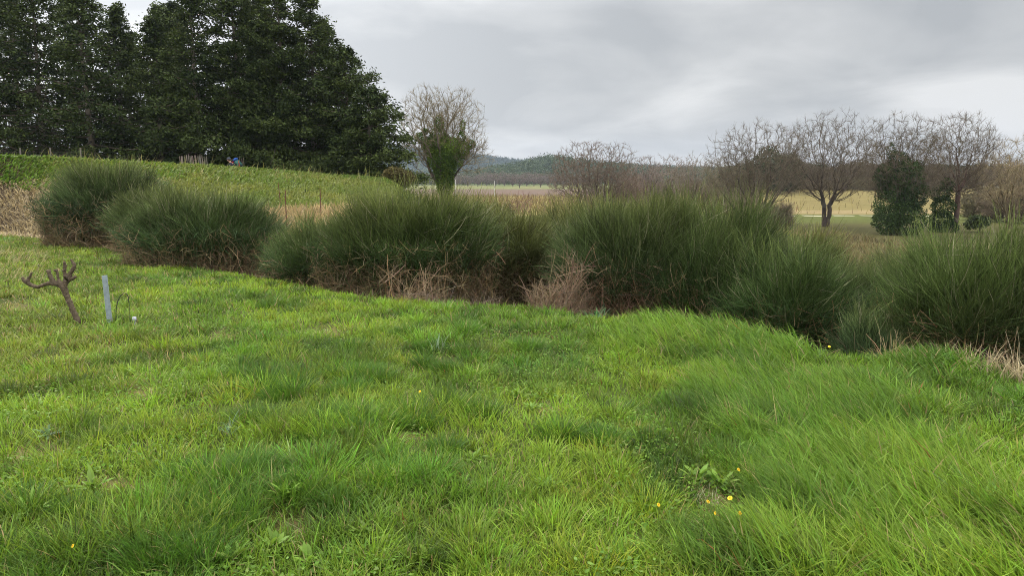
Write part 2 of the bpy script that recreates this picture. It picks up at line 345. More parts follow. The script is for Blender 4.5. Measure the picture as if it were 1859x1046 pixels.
tint = (1+rg.normal(0, 0.10, (len(tx), 3)))*(1-0.5*(rg.random((len(tx), 1)) < .36))
C = pick_col(x, y, tus_t[idx], dry_t[idx], lng_t[idx], rg)*np.clip(tint, 0.5, 1.5)[idx]
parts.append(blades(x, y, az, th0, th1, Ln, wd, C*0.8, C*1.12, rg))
# the large dark tussocks
cx_, cy_, hh_, rr_ = [], [], [], []
for q in TUSS:
    for _ in range(int(2+q[2]/22)):
        p = onplane(q[0]+rg.normal(0, .9)*q[2], q[1]+q[3]*.5+rg.normal(0, .95)*q[3], 0); sc_ = .75+.6*rg.random(); cx_.append(p[0]); cy_.append(p[1]); hh_.append(.125*sc_); rr_.append(.10*sc_)
cx_, cy_, hh_, rr_ = map(np.array, (cx_, cy_, hh_, rr_)); idx = np.repeat(np.arange(len(cx_)), 330); n = len(idx); ra = rg.random(n)*6.283; rq = np.sqrt(rg.random(n))
x = cx_[idx]+np.cos(ra)*rq*rr_[idx]; y = cy_[idx]+np.sin(ra)*rq*rr_[idx]; th0 = .1+.5*rq; th1 = th0+np.abs(rg.normal(.6, .35, n)); Ln = hh_[idx]*(.7+.55*rg.random(n)); d = np.hypot(x, y)
tn = (.75+.5*rg.random(len(cx_)))[idx][:, None]*(1+rg.normal(0, .2, (n, 1))); C = np.array([.062, .135, .013])*tn*(1+rg.normal(0, .05, (n, 3))); k = rg.random((n, 1)) < .03; C = np.where(k, PAL['straw']*.8, C)
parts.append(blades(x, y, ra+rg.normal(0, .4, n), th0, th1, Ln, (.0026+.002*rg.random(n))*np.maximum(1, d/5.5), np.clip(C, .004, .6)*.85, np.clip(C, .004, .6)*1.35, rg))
# long wind-bent blades
x, y = sample_area(110000, 2.3, 14, rg, 0.80, 1.0); ok = inlawn(x, y); x, y = x[ok], y[ok]
px, py, dry, lng, tus = lawn_maps(x, y); keep = rg.random(len(x)) < lng*0.95+0.03; x, y, lng, tus, dry = x[keep], y[keep], lng[keep], tus[keep], dry[keep]*0.3
n = len(x); d = np.hypot(x, y); Ln = (0.16+0.17*rg.random(n))*(0.6+0.5*lng); az = R(158)+rg.normal(0, 0.6, n)+1.2*(fbm(x*0.7, y*0.7, 51)-0.5)
th0 = np.abs(rg.normal(0.35, 0.2, n)); th1 = th0+np.abs(rg.normal(1.0, 0.4, n)); wd = (0.0045+0.0045*rg.random(n))*np.maximum(1, d/6)
C = pick_col(x, y, tus*0.5, dry, lng, rg); parts.append(blades(x, y, az, th0, th1, Ln, wd, C*0.85, C*1.15, rg, K=5))
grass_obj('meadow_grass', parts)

# grass of the bank on the left, and dry growth beyond the ditch
parts = []
def bank(n, x0, x1, y0, y1, pal, L0, L1, wmul, rg, cond, az0=None, p=0.0, bend=0.6, sway=0.5):
    x = x0+(x1-x0)*rg.random(n); y = y0+(y1-y0)*rg.random(n)**(1+p); k = cond(x, y); x, y = x[k], y[k]; n = len(x); d = np.hypot(x, y)
    az = rg.random(n)*6.283 if az0 is None else az0+rg.normal(0, sway, n)
    c1, c2 = [np.array(q) for q in pal]; f = np.clip((fbm(x*0.5, y*0.3, 60)-0.3)*2.5+rg.normal(0, .15, n), 0, 1)[:, None]; C = (c1*(1-f)+c2*f)*(1+rg.normal(0, 0.22, (n, 1)))
    Ln = L0+(L1-L0)*rg.random(n); th0 = np.abs(rg.normal(0.25, .2, n)); th1 = th0+np.abs(rg.normal(bend, .4, n))
    return blades(x, y, az, th0, th1, Ln, 0.0011*d*wmul*(0.7+0.6*rg.random(n)), np.clip(C, .005, .8)*.85, np.clip(C, .005, .8)*1.1, rg)
A_ = lambda x, y: x/y
parts.append(bank(70000, -24, -7, 17, 36, [(0.085, 0.17, 0.018), (0.13, 0.20, 0.022)], 0.12, 0.26, 1.5, rg, lambda x, y: (A_(x, y) < -0.40-0.06*fbm(x, y, 2)) & (height(x, y) > 1.15) & (y-Dl(x) > 3), R(20), bend=1.3))
parts.append(bank(150000, -24, 1, 14, 43, [(0.11, 0.165, 0.025), (0.20, 0.21, 0.045)], 0.08, 0.20, 1.5, rg, lambda x, y: (A_(x, y) > -0.60) & (A_(x, y) < -0.02) & (y-Dl(x) > 2.5) & (height(x, y) > -0.2), R(20), bend=0.9, sway=1.3))
parts.append(bank(40000, -20, -2, 20, 44, [(0.12, 0.19, 0.025), (0.17, 0.22, 0.035)], 0.10, 0.22, 1.4, rg, lambda x, y: (A_(x, y) < -0.1) & (height(x, y) > 1.35+0.0*y), R(20), bend=1.2, sway=1.0))
parts.append(bank(1600, -22, -3, 24, 44, [(0.20, 0.19, 0.05), (0.30, 0.26, 0.10)], 0.3, 0.6, .6, rg, lambda x, y: (A_(x, y) < -0.1) & (height(x, y) > 1.3), R(20), bend=.8, sway=1.0))
grass_obj('bank_grass', parts)
parts = []
ST = [(0.34, 0.25, 0.12), (0.46, 0.35, 0.17)]
parts.append(bank(70000, -22, -6, 15, 30, [(0.27, 0.20, 0.10), (0.38, 0.30, 0.15)], 0.12, 0.28, .9, rg, lambda x, y: (A_(x, y) < -0.44) & (height(x, y) <= 1.3+0.3*fbm(x, y, 8)) & (y-Dl(x) > 0.2), R(160), bend=1.6, sway=1.2))
parts.append(bank(26000, -8, 0, 15, 26, ST, 0.15, 0.4, 1.2, rg, lambda x, y: (y-Dl(x) > 4) & (height(x, y) < 0.6) & (A_(x, y) > -0.4), bend=0.8))
parts.append(bank(80000, -3, 26, 9, 62, [(0.10, 0.085, 0.035), (0.22, 0.17, 0.075)], 0.25, 0.7, 1.0, rg, lambda x, y: (y-Dl(x) > 4.5) & (A_(x, y) > -0.15) & (A_(x, y) < 0.75), bend=0.5, p=0.6))
parts.append(bank(30000, -14, 9, 6, 24, [(0.11, 0.075, 0.04), (0.22, 0.15, 0.08)], 0.08, 0.28, 1.2, rg, lambda x, y: (y-Dl(x) > 0.25) & (y-Dl(x) < 3), bend=1.2))
parts.append(bank(9000, 2.6, 6, 4.5, 8.4, [(0.33, 0.26, 0.14), (0.40, 0.33, 0.19)], 0.15, 0.4, 1.0, rg, lambda x, y: (np.abs(y-Dl(x)) < 0.45) & (x > 3.75), bend=1.0))
parts.append(bank(5000, -12, -6.5, 9, 18, [(0.30, 0.27, 0.11), (0.38, 0.33, 0.15)], 0.10, 0.28, 0.7, rg, lambda x, y: (A_(x, y) < -0.61) & (np.abs(y-13.2+0.1*x) < 2.4) & inlawn(x, y), R(10), bend=1.1))
grass_obj('dry_grass', parts)
# vines and stubble of the far fields
parts = []
n = 26000; y = 98+rg.random(n)*92; y = np.round(y/2.1)*2.1+rg.normal(0, .15, n); x = (rg.random(n)*0.9-0.12)*y; k = ~((x/y > 0.26) & (y > 172)); x, y = x[k], y[k]; n = len(x)
C = jit((0.12, 0.075, 0.04), n, rg, .3); C = np.where(rg.random((n, 1)) < 0.55, jit((0.24, 0.19, 0.075), n, rg, .25), C)
k2 = (x/y < 0.26) | (rg.random(n) < 0.06); x, y, C = x[k2], y[k2], C[k2]; n = len(x)
parts.append(blades(x, y, rg.random(n)*6.28, rg.random(n)*.3, rg.random(n)*1.0, 0.5+0.6*rg.random(n), np.full(n, 0.07), C, C, rg))
grass_obj('vineyard_rows', parts)

# ------------------------------------------------------------------ Spanish broom bushes
def broom(label, c, rx, ry, h, n, seed, g1=(0.040, 0.070, 0.018), g2=(0.14, 0.155, 0.04), dead=0.8, up=0.75, brown=(0.17, 0.125, 0.065), shoot=0.40, name='broom_bush', topcol=None, lift=0.0, lowcut=0.36, group='broom bushes along the ditch'):
    rg = np.random.default_rng(seed); z0 = hz(c[0], c[1])-0.05+lift; base = np.array([c[0], c[1], z0])
    root = thing(name, label, 'bush', base, group)
    n = int(n*1.35); nb = n//12; az = rg.random(nb)*2*math.pi; se = lowcut+(1-lowcut)*rg.random(nb)**0.85; el = np.arcsin(se*0.98); k = 0.46+0.46*rg.random(nb)**0.6
    lump = 0.72+0.56*fbm(np.cos(az)*2.1+seed, np.sin(az)*2.1+el*2.0, seed)
    rad = np.stack([rx*np.cos(el)**0.8*np.cos(az), ry*np.cos(el)**0.8*np.sin(az), h*(0.22+0.78*np.sin(el))], 1)*lump[:, None]
    B = rad*k[:, None]; B[:, 2] = rad[:, 2]*(0.30+0.50*k)
    outw = nrm(rad*np.array([1/rx, 1/ry, 0.0])+1e-6)*np.cos(el)[:, None]
    dirn = nrm(outw*(1-up*0.40)+np.array([0, 0, up*.85])[None]+rg.normal(0, 0.22, (nb, 3)))
    # shoots
    idx = np.repeat(np.arange(nb), 12); m = len(idx); tint = (1+rg.normal(0, .22, (nb, 1)))[idx]
    s0 = B[idx]+rg.normal(0, 0.05, (m, 3))*[1, 1, .8]; d0 = nrm(dirn[idx]+rg.normal(0, 0.30, (m, 3)))
    room = shoot*(0.45+0.75*rg.random(m))*(0.75+0.4*h/1.6)*(0.8+0.4*(B[idx, 2]/h))
    bendv = rg.normal(0, 0.16, (m, 3))+np.array([0, 0, 0.22]); P = np.zeros((m, 4, 3)); P[:, 0] = s0; dcur = d0
    for q in range(1, 4): P[:, q] = P[:, q-1]+dcur*(room/3)[:, None]; dcur = nrm(dcur+bendv*0.55)
    dd = math.hypot(c[0], c[1]); r0 = (0.0021+0.0024*rg.random(m)**2)*max(1, dd/11); rad_ = r0[:, None]*np.array([1.15, 1.0, 0.8, 0.3])[None]
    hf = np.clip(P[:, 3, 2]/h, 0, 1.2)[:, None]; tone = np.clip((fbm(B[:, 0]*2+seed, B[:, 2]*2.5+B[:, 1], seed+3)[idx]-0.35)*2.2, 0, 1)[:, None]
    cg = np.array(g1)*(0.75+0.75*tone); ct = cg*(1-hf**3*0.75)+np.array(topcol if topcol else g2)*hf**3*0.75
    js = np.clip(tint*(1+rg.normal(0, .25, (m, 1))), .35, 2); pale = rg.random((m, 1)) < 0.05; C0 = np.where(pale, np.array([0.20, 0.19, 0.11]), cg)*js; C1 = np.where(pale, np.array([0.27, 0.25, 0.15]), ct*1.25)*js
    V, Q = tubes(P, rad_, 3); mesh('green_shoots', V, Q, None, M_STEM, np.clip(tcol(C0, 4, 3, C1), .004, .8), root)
    # woody stems from the base
    ns = nb; r_ = rg.normal(0, 0.22, (ns, 2))*[rx, ry]; P = np.zeros((ns, 5, 3)); a0 = np.concatenate([r_, np.zeros((ns, 1))-0.05], 1)+B*[0.25, 0.25, 0]
    for q in range(5):
        t = q/4; P[:, q] = a0*(1-t)+B*t; P[:, q, :2] += (B[:, :2]-a0[:, :2])*(-0.35*t*(1-t)); P[:, q] += rg.normal(0, 0.03, (ns, 3))*(0 < q < 4)
    rad_ = (0.0035+0.006*rg.random(ns))[:, None]*np.linspace(1.2, 0.6, 5)[None]; C0 = jit(brown, ns, rg, .3)
    parts = [(*tubes(P, rad_, 3), tcol(C0, 5, 3, C0*[0.7, 0.9, 0.7]))]
    # dead tangle round the skirts
    nt_ = int(n*dead*.7); az = rg.random(nt_)*2*math.pi; k = 0.45+0.55*np.sqrt(rg.random(nt_)); zc = h*0.56*rg.random(nt_)**1.05
    lp = 0.82+0.36*fbm(np.cos(az)*1.6+seed, np.sin(az)*1.6, seed)
    kk = k*(0.90+0.22*zc/h)*lp; S = np.stack([rx*np.cos(az)*kk, ry*np.sin(az)*kk, zc], 1)
    dcur = nrm(np.stack([np.cos(az)*0.5, np.sin(az)*0.5, rg.normal(0.35, 0.5, nt_)], 1)+rg.normal(0, 0.45, (nt_, 3))); bv = rg.normal(0, .35, (nt_, 3))+[0, 0, -0.15]
    ll = 0.14+0.34*rg.random(nt_); P = np.zeros((nt_, 4, 3)); P[:, 0] = S-dcur*(ll*0.5)[:, None]
    for q in range(1, 4): P[:, q] = P[:, q-1]+dcur*(ll/3)[:, None]; dcur = nrm(dcur+bv*0.5)
    rad_ = (0.0020+0.003*rg.random(nt_)**2)[:, None]*max(1, dd/11)*np.array([1.1, 1, .8, .5])[None]
    br = np.array(brown)*1.45; C0 = jit(br, nt_, rg, .35, .08); gr = rg.random((nt_, 1)) < np.clip((zc/h-.16)*2.0, 0, .85)[:, None]; C0 = np.where(gr, jit(np.array(g1)*1.1, nt_, rg, .25), C0)
    parts.append((*tubes(P, rad_, 3), tcol(C0, 4)))
    V, Q, C = join(parts); mesh('woody_stems', V, Q, None, M_STEM, C, root); return root
def bp(px, Yd): p = at(px, 400, Yd); return (p[0], p[1])
BR = [ # label, px, Y, half width px, ry, top py, n, seed, kw
 ('large rounded dark green broom at the far left end of the hedge, against the bank', 193, 18.8, 108, 1.2, 288, 9000, 1, dict(g1=(0.045, 0.075, 0.026))),
 ('low rounded green broom right of the far left one, standing nearer the vine stump', 372, 14.6, 132, 1.25, 334, 9000, 2, dict(g1=(0.048, 0.082, 0.026))),
 ('low spreading left flank of the big middle broom, leaning out over the grass', 578, 12.6, 92, 0.9, 386, 6000, 3, dict(g1=(0.055, 0.095, 0.028))),
 ('tall wide dark broom in the middle, in front of the ivy covered tree', 735, 12.2, 150, 1.2, 336, 11000, 4, dict(g2=(0.17, 0.18, 0.045))),
 ('narrow olive broom set back in the gap right of the big middle broom', 930, 13.0, 82, 0.8, 365, 5000, 5, dict(g1=(0.07, 0.085, 0.025), g2=(0.17, 0.17, 0.05), brown=(0.12, .09, .045))),
 ('broad blue green broom just right of the dead red brown tangle', 1135, 10.3, 118, 0.9, 352, 8500, 6, dict(g1=(0.050, 0.080, 0.028), up=0.9, brown=(0.19, 0.115, 0.07))),
 ('tallest darkest broom with upright shoots, behind the crest of the long grass', 1285, 10.3, 140, 1.1, 332, 11000, 7, dict(g1=(0.038, 0.070, 0.018), up=1.0, brown=(0.16, 0.115, 0.06))),
 ('broom sweeping out to the right with long arching brown stems below', 1432, 9.3, 105, 0.85, 405, 7000, 8, dict(g1=(0.038, 0.075, 0.02), up=0.65, brown=(0.15, 0.10, 0.05))),
 ('dark low broom deep in the shadowy gap at the right', 1555, 10.3, 75, 0.6, 462, 5000, 9, dict(g1=(0.035, 0.065, 0.02))),  # green darkened to put the shade of the gap into the colour
 ('big fresh green broom cut by the right edge of the picture', 1775, 8.5, 155, 1.0, 385, 9500, 10, dict(g1=(0.050, 0.078, 0.021), g2=(0.13, 0.16, 0.035), up=0.85, brown=(0.17, 0.12, 0.06))),
 ('broom behind the hedge with yellow green tips, left of the ditch gap tree', 835, 14.6, 95, 1.0, 348, 5000, 11, dict(g1=(0.075, 0.10, 0.025), topcol=(0.22, 0.22, 0.06))),
 ('yellow tipped broom in the back row, left of the tallest broom', 1060, 14.8, 110, 1.0, 358, 5500, 12, dict(g1=(0.08, 0.105, 0.028), topcol=(0.24, 0.22, 0.07))),
 ('yellow tipped broom in the back row, directly behind the tallest broom', 1245, 14.5, 120, 1.0, 338, 5500, 13, dict(g1=(0.075, 0.10, 0.025), topcol=(0.24, 0.22, 0.07))),
 ('sparse olive broom in the back row, between the arching broom and the far oaks', 1455, 13.5, 95, 0.9, 400, 4500, 14, dict(g1=(0.075, 0.10, 0.025), topcol=(0.20, 0.19, 0.06))),
 ('small upright blue green broom at the mouth of the dark gap on the right', 1592, 8.2, 36, 0.25, 545, 2600, 15, dict(g1=(0.04, 0.078, 0.032), up=1.2, dead=0.15, shoot=0.3, lowcut=.1)),
 ('narrow broom joining the two brooms at the far left', 285, 17.0, 70, 0.8, 326, 3500, 17, dict(g1=(0.06, 0.085, 0.028))),
 ('olive broom in the back row behind the dark gap, tips level with the track', 1640, 13.0, 70, 0.8, 435, 3000, 18, dict(g1=(0.07, 0.09, 0.03), topcol=(0.20, 0.19, 0.07))),
]
for lab, px, Yd, hw, ry, top, n, seed, kw in BR:
    c = bp(px, Yd); z0 = hz(*c); h = at(px, top, Yd)[2]-z0
    broom(lab, c, hw/pxm(Yd)*1.12, ry, h*1.02, n, seed, **kw)
# dead brown tangle
def tangle(name, label, c, rx, ry, h, n, seed, col, cat='dead bush', upr=0.7, L0=0.2, L1=0.55, rad=0.003):
    rg = np.random.default_rng(seed); z0 = hz(*c)-0.03
    m = 7; ca = rg.random(m)*6.283; cr = np.sqrt(rg.random(m)); cc = np.stack([rx*np.cos(ca)*cr, ry*np.sin(ca)*cr], 1); ch = h*(.35+.65*rg.random(m)); k = rg.integers(0, m, n)
    a = rg.random(n)*6.283; q = np.abs(rg.normal(0, .45, n)); zc = ch[k]*rg.random(n)**1.6; f = .35+.5*zc/h
    S = np.stack([cc[k, 0]+rx*np.cos(a)*q*f, cc[k, 1]+ry*np.sin(a)*q*f, zc], 1); d0 = nrm(np.stack([np.cos(a)*.6*q+cc[k, 0]*.5, np.sin(a)*.5*q, np.full(n, upr)], 1)+rg.normal(0, .38, (n, 3))); bv = rg.normal(0, .3, (n, 3))+[0, 0, -.25]
    ll = L0+(L1-L0)*rg.random(n); P = np.zeros((n, 5, 3)); P[:, 0] = S-d0*(ll*.4)[:, None]
    for k in range(1, 5): P[:, k] = P[:, k-1]+d0*(ll/4)[:, None]; d0 = nrm(d0+bv*.45)
    P[:, :, 2] = np.maximum(P[:, :, 2], -0.05)
    C = jit(col, n, rg, .3, .07); V, Q = tubes(P, (rad*(.6+.7*rg.random(n)))[:, None]*np.array([1.1, 1, .9, .7, .4])[None], 3)
    return mesh(name, V+[c[0], c[1], z0], Q, None, M_STEM, tcol(C, 5), label=label, cat=cat, loc=(c[0], c[1], z0))
tangle('dead_bush', 'dead red brown tangle of broom twigs between the olive and the blue green broom', bp(1012, 9.5), 0.34, 0.30, 0.95, 1000, 31, (0.25, 0.175, 0.11), upr=.9)
tangle('dead_bush', 'pale straw coloured dead stalks drooping out of the middle broom', bp(748, 10.35), 0.35, 0.15, 0.8, 200, 32, (0.30, 0.21, 0.12), L0=.3, L1=.7)
tangle('dead_bush', 'small sheaf of pale dead stalks beside the upright blue green broom', bp(1637, 7.45), 0.13, 0.12, 0.75, 420, 33, (0.34, 0.27, 0.13), upr=1.5, L0=.3, L1=.6)
tangle('dead_bush', 'bleached leafless twigs at the bottom right edge, under the fresh green broom', bp(1800, 6.6), 0.6, 0.25, 0.42, 300, 34, (0.33, 0.25, 0.17), upr=.6, L0=.3, L1=.7, rad=.0028)
tangle('dead_bush', 'long brown arching stems lying low in front of the sweeping broom', bp(1460, 7.95), 0.7, 0.3, 0.75, 1000, 35, (0.17, 0.11, 0.06), upr=.3, L0=.35, L1=.8)
tangle('dead_bush', 'grey brown litter of thin twigs under the right end of the middle broom', bp(850, 10.2), 0.6, 0.3, 0.40, 350, 36, (0.17, 0.13, 0.09), upr=.3, L0=.3, L1=.6)

# ------------------------------------------------------------------ bare trees
def grow(pts, root, bf, first, rg, step=.55):
    P = [np.array(p) for p in root]; par = [-1]+list(range(len(root)-1)); pl = [0.0]
    for i in range(1, len(P)): pl.append(pl[-1]+np.linalg.norm(P[i]-P[i-1]))
    def run(S, bf, k0, sub):
        n = len(S); best = np.full(n, 1e9); bi = np.zeros(n, int); done = np.zeros(n, bool)
        def upd(i):
            c = np.linalg.norm(S-P[i], axis=1)+bf*pl[i]; m = (c < best) & ~done; best[m] = c[m]; bi[m] = i
        for i in range(k0, len(P)): upd(i)
        for _ in range(n):
            j = int(np.argmin(np.where(done, 1e9, best))); done[j] = True; i = int(bi[j]); A = P[i]; B = S[j]; d = np.linalg.norm(B-A); m = max(1, int(d/step)) if sub else 1
            up = np.array([0, 0, 1.0])*d*.12
            for q in range(1, m+1):
                t = q/m; p = A*(1-t)+B*t-(up*4*t*(1-t) if sub else 0)+(rg.normal(0, .10*step, 3) if q < m else 0)
                P.append(p); par.append(i); pl.append(pl[i]+np.linalg.norm(p-P[i])); i = len(P)-1; upd(i)
    k0 = max(1, len(root)-3)
    if len(first): run(first, .9, k0, True)
    run(np.asarray(pts), bf, k0, False)
    return np.array(P), np.array(par), list(range(len(P)))
def bare_tree(label, base, h, rx, ry, seed, n=1300, trunk=0.3, fork=0.32, bark=(0.075, 0.058, 0.045), twig=(0.12, 0.09, 0.07), bf=0.35, ntw=4, twl=0.5, crown=None, trunks=1, name='oak_tree', cat='tree', group=None, tr=None, tipr=0.011, lean=(0, 0), low=0.0, leaves=None, parts_needed=True):
    rg = np.random.default_rng(seed); base = np.array(base, float); parts = {}
    if parts_needed: root = thing(name, label, cat, base, group)
    # crown points: union of lobes, denser towards the skin
    if crown is None:
        crown = [(0, 0, 0.66, 1.0, 1.0, 0.36), (-0.45, 0, 0.58, 0.58, 0.7, 0.27), (0.45, 0.1, 0.58, 0.58, 0.7, 0.27), (0, 0, 0.42, 0.95, 0.9, 0.16)]
    pts = []; vol = np.array([c[3]*c[4]*c[5] for c in crown]); cnt = (n*vol/vol.sum()).astype(int)
    for c, m in zip(crown, cnt):
        v = nrm(rg.normal(size=(m, 3)))*(rg.random((m, 1))**(1/2.6)); lob = 0.8+0.4*fbm(v[:, 0]*2+seed, v[:, 2]*2+v[:, 1], seed)
        v = v*lob[:, None]; pts.append(np.stack([(c[0]+v[:, 0]*c[3])*rx, (c[1]+v[:, 1]*c[4])*ry, (c[2]+v[:, 2]*c[5])*h], 1))
    pts = np.concatenate(pts); pts = pts[pts[:, 2] > (low+0.12)*h]
    Ps, pars, rs = [], [], []
    for tnum in range(trunks):
        sel = pts if trunks == 1 else pts[(np.argmin(np.stack([np.abs(pts[:, 0]-((q+.5)/trunks-.5)*rx*1.2) for q in range(trunks)], 1), 1) == tnum)]
        off = (tnum-(trunks-1)/2)*0.09*h if trunks > 1 else 0.0
        kk = 7; tt = np.linspace(0, 1, kk); rootp = np.stack([off*tt*1.2+off*.12+lean[0]*tt+rg.normal(0, .004*h, kk)*(tt > 0), lean[1]*tt+rg.normal(0, .004*h, kk)*(tt > 0), tt*fork*h-0.1*(tt == 0)], 1)
        nf = min(len(sel)//12, 34); fi = sel[rg.permutation(len(sel))[:nf]]*[.9, .9, .97]; P, par, order = grow(sel, rootp, bf, fi if len(sel) > 200 else fi[:6], rg)
        pw = 2.3; r = np.zeros(len(P)); hasc = np.zeros(len(P), bool); acc = np.zeros(len(P))
        for i_ in reversed(order):
            r[i_] = (max(acc[i_], tipr**pw))**(1/pw)
            if par[i_] >= 0: acc[par[i_]] += r[i_]**pw; hasc[par[i_]] = True
        sc = trunk/r[0]; r2 = r*np.where(r > tipr*1.5, 1+(sc-1)*np.clip((r-tipr*1.5)/(r[0]-tipr*1.5), 0, 1)**0.8, 1)
        r2[0] *= 1.35
        e_ = np.array([i_ for i_ in range(len(P)) if par[i_] >= 0]); pa = par[e_]; A, B = P[pa], P[e_]; ln = np.linalg.norm(B-A, axis=1)
        seg = np.zeros((len(e_), 4, 3))
        # each piece leaves its parent along the parent's own direction: bent, gnarled limbs
        pd = np.zeros_like(P); 
        pd[e_] = nrm(B-A); tin = np.where(par[pa][:, None] >= 0, pd[pa], pd[e_])
        for q, t in enumerate((0, 1/3, 2/3, 1)):
            h00 = 2*t**3-3*t**2+1; h10 = t**3-2*t**2+t; h01 = -2*t**3+3*t**2; h11 = t**3-t**2
            seg[:, q] = A*h00+tin*(ln*h10*0.6)[:, None]+B*h01+pd[e_]*(ln*h11*0.6)[:, None]
        seg[:, 1:3] += rg.normal(0, 1, (len(e_), 2, 3))*(ln*0.035)[:, None, None]
        ra = np.minimum(r2[pa], r2[e_]*1.6); rads = ra[:, None]*(1-np.array([0, 1/3, 2/3, 1]))+r2[e_][:, None]*np.array([0, 1/3, 2/3, 1])
        thick = r2[e_] > 0.045
        for nm, mk, sd_ in (('trunk', thick, 6), ('crown', ~thick, 3)):
            if mk.any():
                Cc = jit(bark if nm == 'trunk' else (np.array(bark)*.4+np.array(twig)*.6), mk.sum(), rg, .12, .03); parts.setdefault(nm, []).append((*tubes(seg[mk], rads[mk], sd_), tcol(Cc, 4, sd_)))
        thin = e_[r2[e_] < 0.05]; idx = np.repeat(thin, ntw); m = len(idx); dv = nrm(pd[idx]*1.1+rg.normal(0, .42, (m, 3))+[0, 0, .15]); l_ = twl*(.4+.8*rg.random(m))
        t0 = P[idx]-pd[idx]*(rg.random(m)*.5*l_)[:, None]; TP = np.zeros((m, 3, 3)); TP[:, 0] = t0; TP[:, 1] = t0+dv*(l_*.5)[:, None]; TP[:, 2] = TP[:, 1]+nrm(dv+rg.normal(0, .25, (m, 3)))*(l_*.5)[:, None]
        parts['crown'].append((*tubes(TP, np.full((m, 1), tipr*0.75)*np.array([[1, .8, .45]]), 3), tcol(jit(twig, m, rg, .2, .05), 3)))
        if leaves:
            frac, lsz, lcol = leaves; mk = rg.random(m) < frac; lc = TP[mk][:, 2]; V, Q = leafquads(lc, nrm(rg.normal(size=(len(lc), 3))), lsz, lsz*.6, rg); parts['crown'].append((V, Q, np.repeat(jit(lcol, len(lc), rg), 4, 0)))
    if not parts_needed:
        V, Q, C = join(parts.get('trunk', [])+parts['crown']); return mesh(name, V+base, Q, None, M_BARK, C, label=label, cat=cat, group=group, loc=base)
    for nm in ('trunk', 'crown'):
        if nm in parts: V, Q, C = join(parts[nm]); mesh(nm, V, Q, None, M_BARK, C, root)
    return root
def ivy(root, blobs, Yd, n, seed, size=0.16, col=(0.055, 0.10, 0.018), col2=(0.09, 0.15, 0.03), name='ivy'):
    rg = np.random.default_rng(seed); o = np.array(root.location); cs, tot = [], sum(b[2]**2 for b in blobs)
    for b in blobs:
        px, py, r = b[:3]; asp = b[3] if len(b) > 3 else 1.0
        c = at(px, py, Yd); rr_ = r/pxm(Yd); m = int(n*r*r/tot); v = nrm(rg.normal(size=(m, 3))); q = 0.62+0.42*rg.random(m)**.7; q = q*(0.8+0.45*fbm(v[:, 0]*2.6+px*.1, v[:, 2]*2.6+v[:, 1]*2, seed))
        cs.append(c-o+v*q[:, None]*[rr_, min(rr_, 1.6), rr_*asp])
    Cn = np.concatenate(cs); m = len(Cn); d = nrm(rg.normal(size=(m, 3))+[0, 0, -.4]); V, Q = leafquads(Cn, d, size*(.6+.8*rg.random(m)), size*.8, rg)
    f = np.clip((fbm(Cn[:, 0]*1.3+9, Cn[:, 2]*1.3+Cn[:, 1], seed)-.35)*3, 0, 1)[:, None]; C = (np.array(col)*(1-f)+np.array(col2)*f)*(1+rg.normal(0, .2, (m, 1)))
    mesh(name, V, Q, None, M_LEAF, np.repeat(np.clip(C, .005, .5), 4, 0), root)
def gp(px, Yd): p = at(px, 400, Yd); return (p[0], p[1], hz(p[0], p[1]))
def tree_at(label, px, Yd, top, hw, seed, **kw):
    b = gp(px, Yd); h = at(px, top, Yd)[2]-b[2]; return bare_tree(label, b, h, hw/pxm(Yd), kw.pop('ry', hw/pxm(Yd)*.8), seed, **kw)
# ivy covered tree in the middle
t = tree_at('leafy ivy covered tree with a bare top, standing alone behind the middle broom', 805, 58, 160, 86, 101, n=1700, trunk=0.30, fork=0.40, bark=(0.14, 0.115, 0.09), twig=(0.25, 0.21, 0.13), tipr=0.0085, ntw=5, twl=0.5, bf=0.55, name='ivy_tree',
     crown=[(-.35, 0, .72, .6, .7, .30), (.0, 0, .80, .5, .7, .20), (.42, 0, .72, .5, .6, .27), (.62, 0, .52, .5, .6, .16), (-.6, 0, .58, .4, .5, .14)])
ivy(t, [(808, 335, 16, 1.5), (806, 322, 18, 1.3), (806, 303, 22, 1.1), (803, 286, 27), (792, 268, 22), (815, 270, 24), (778, 262, 14), (764, 250, 10), (795, 246, 15, 1.3), (797, 225, 9, 1.6), (838, 272, 15), (838, 250, 8, 1.6), (840, 228, 5, 2), (826, 290, 15), (855, 262, 9), (772, 238, 6)], 58, 27000, 5, size=0.11, col=(0.085, 0.145, 0.018), col2=(0.17, 0.25, 0.03))
# oaks on the right
OAK = dict(bark=(0.10, 0.08, 0.065), twig=(0.15, 0.122, 0.085), tipr=0.0085, bf=.45, ntw=6, twl=.6)
tree_at('spreading bare oak, leftmost of the tall oaks at the right, low limbs over the field', 1375, 70, 222, 92, 102, n=1700, trunk=0.19, fork=.25, trunks=2, **OAK)
tree_at('bare oak with twin dark trunks, broadest crown of the row, before the straw field', 1500, 73, 203, 98, 103, n=2100, trunk=0.20, fork=.34, trunks=2, **OAK)
t = tree_at('bare oak whose lower half is a thick column of dark ivy', 1635, 63, 208, 75, 104, n=1800, trunk=0.24, fork=.42, **OAK)
ivy(t, [(1634, 330, 37, 1.1), (1626, 375, 37, 1.1), (1645, 400, 33, 1.0), (1612, 400, 26), (1610, 320, 22), (1655, 310, 20), (1630, 290, 16), (1617, 275, 8, 2), (1652, 355, 30)], 63, 24000, 6, size=.13, col=(0.035, 0.065, 0.016), col2=(0.06, 0.10, 0.025))
t = tree_at('tall thin oak with reddish trunk beside an ivy wrapped stem, right of the ivy column', 1735, 66, 205, 72, 105, n=1600, trunk=0.20, fork=.5, low=.1, **{**OAK, 'bark': (0.13, 0.085, 0.07)})
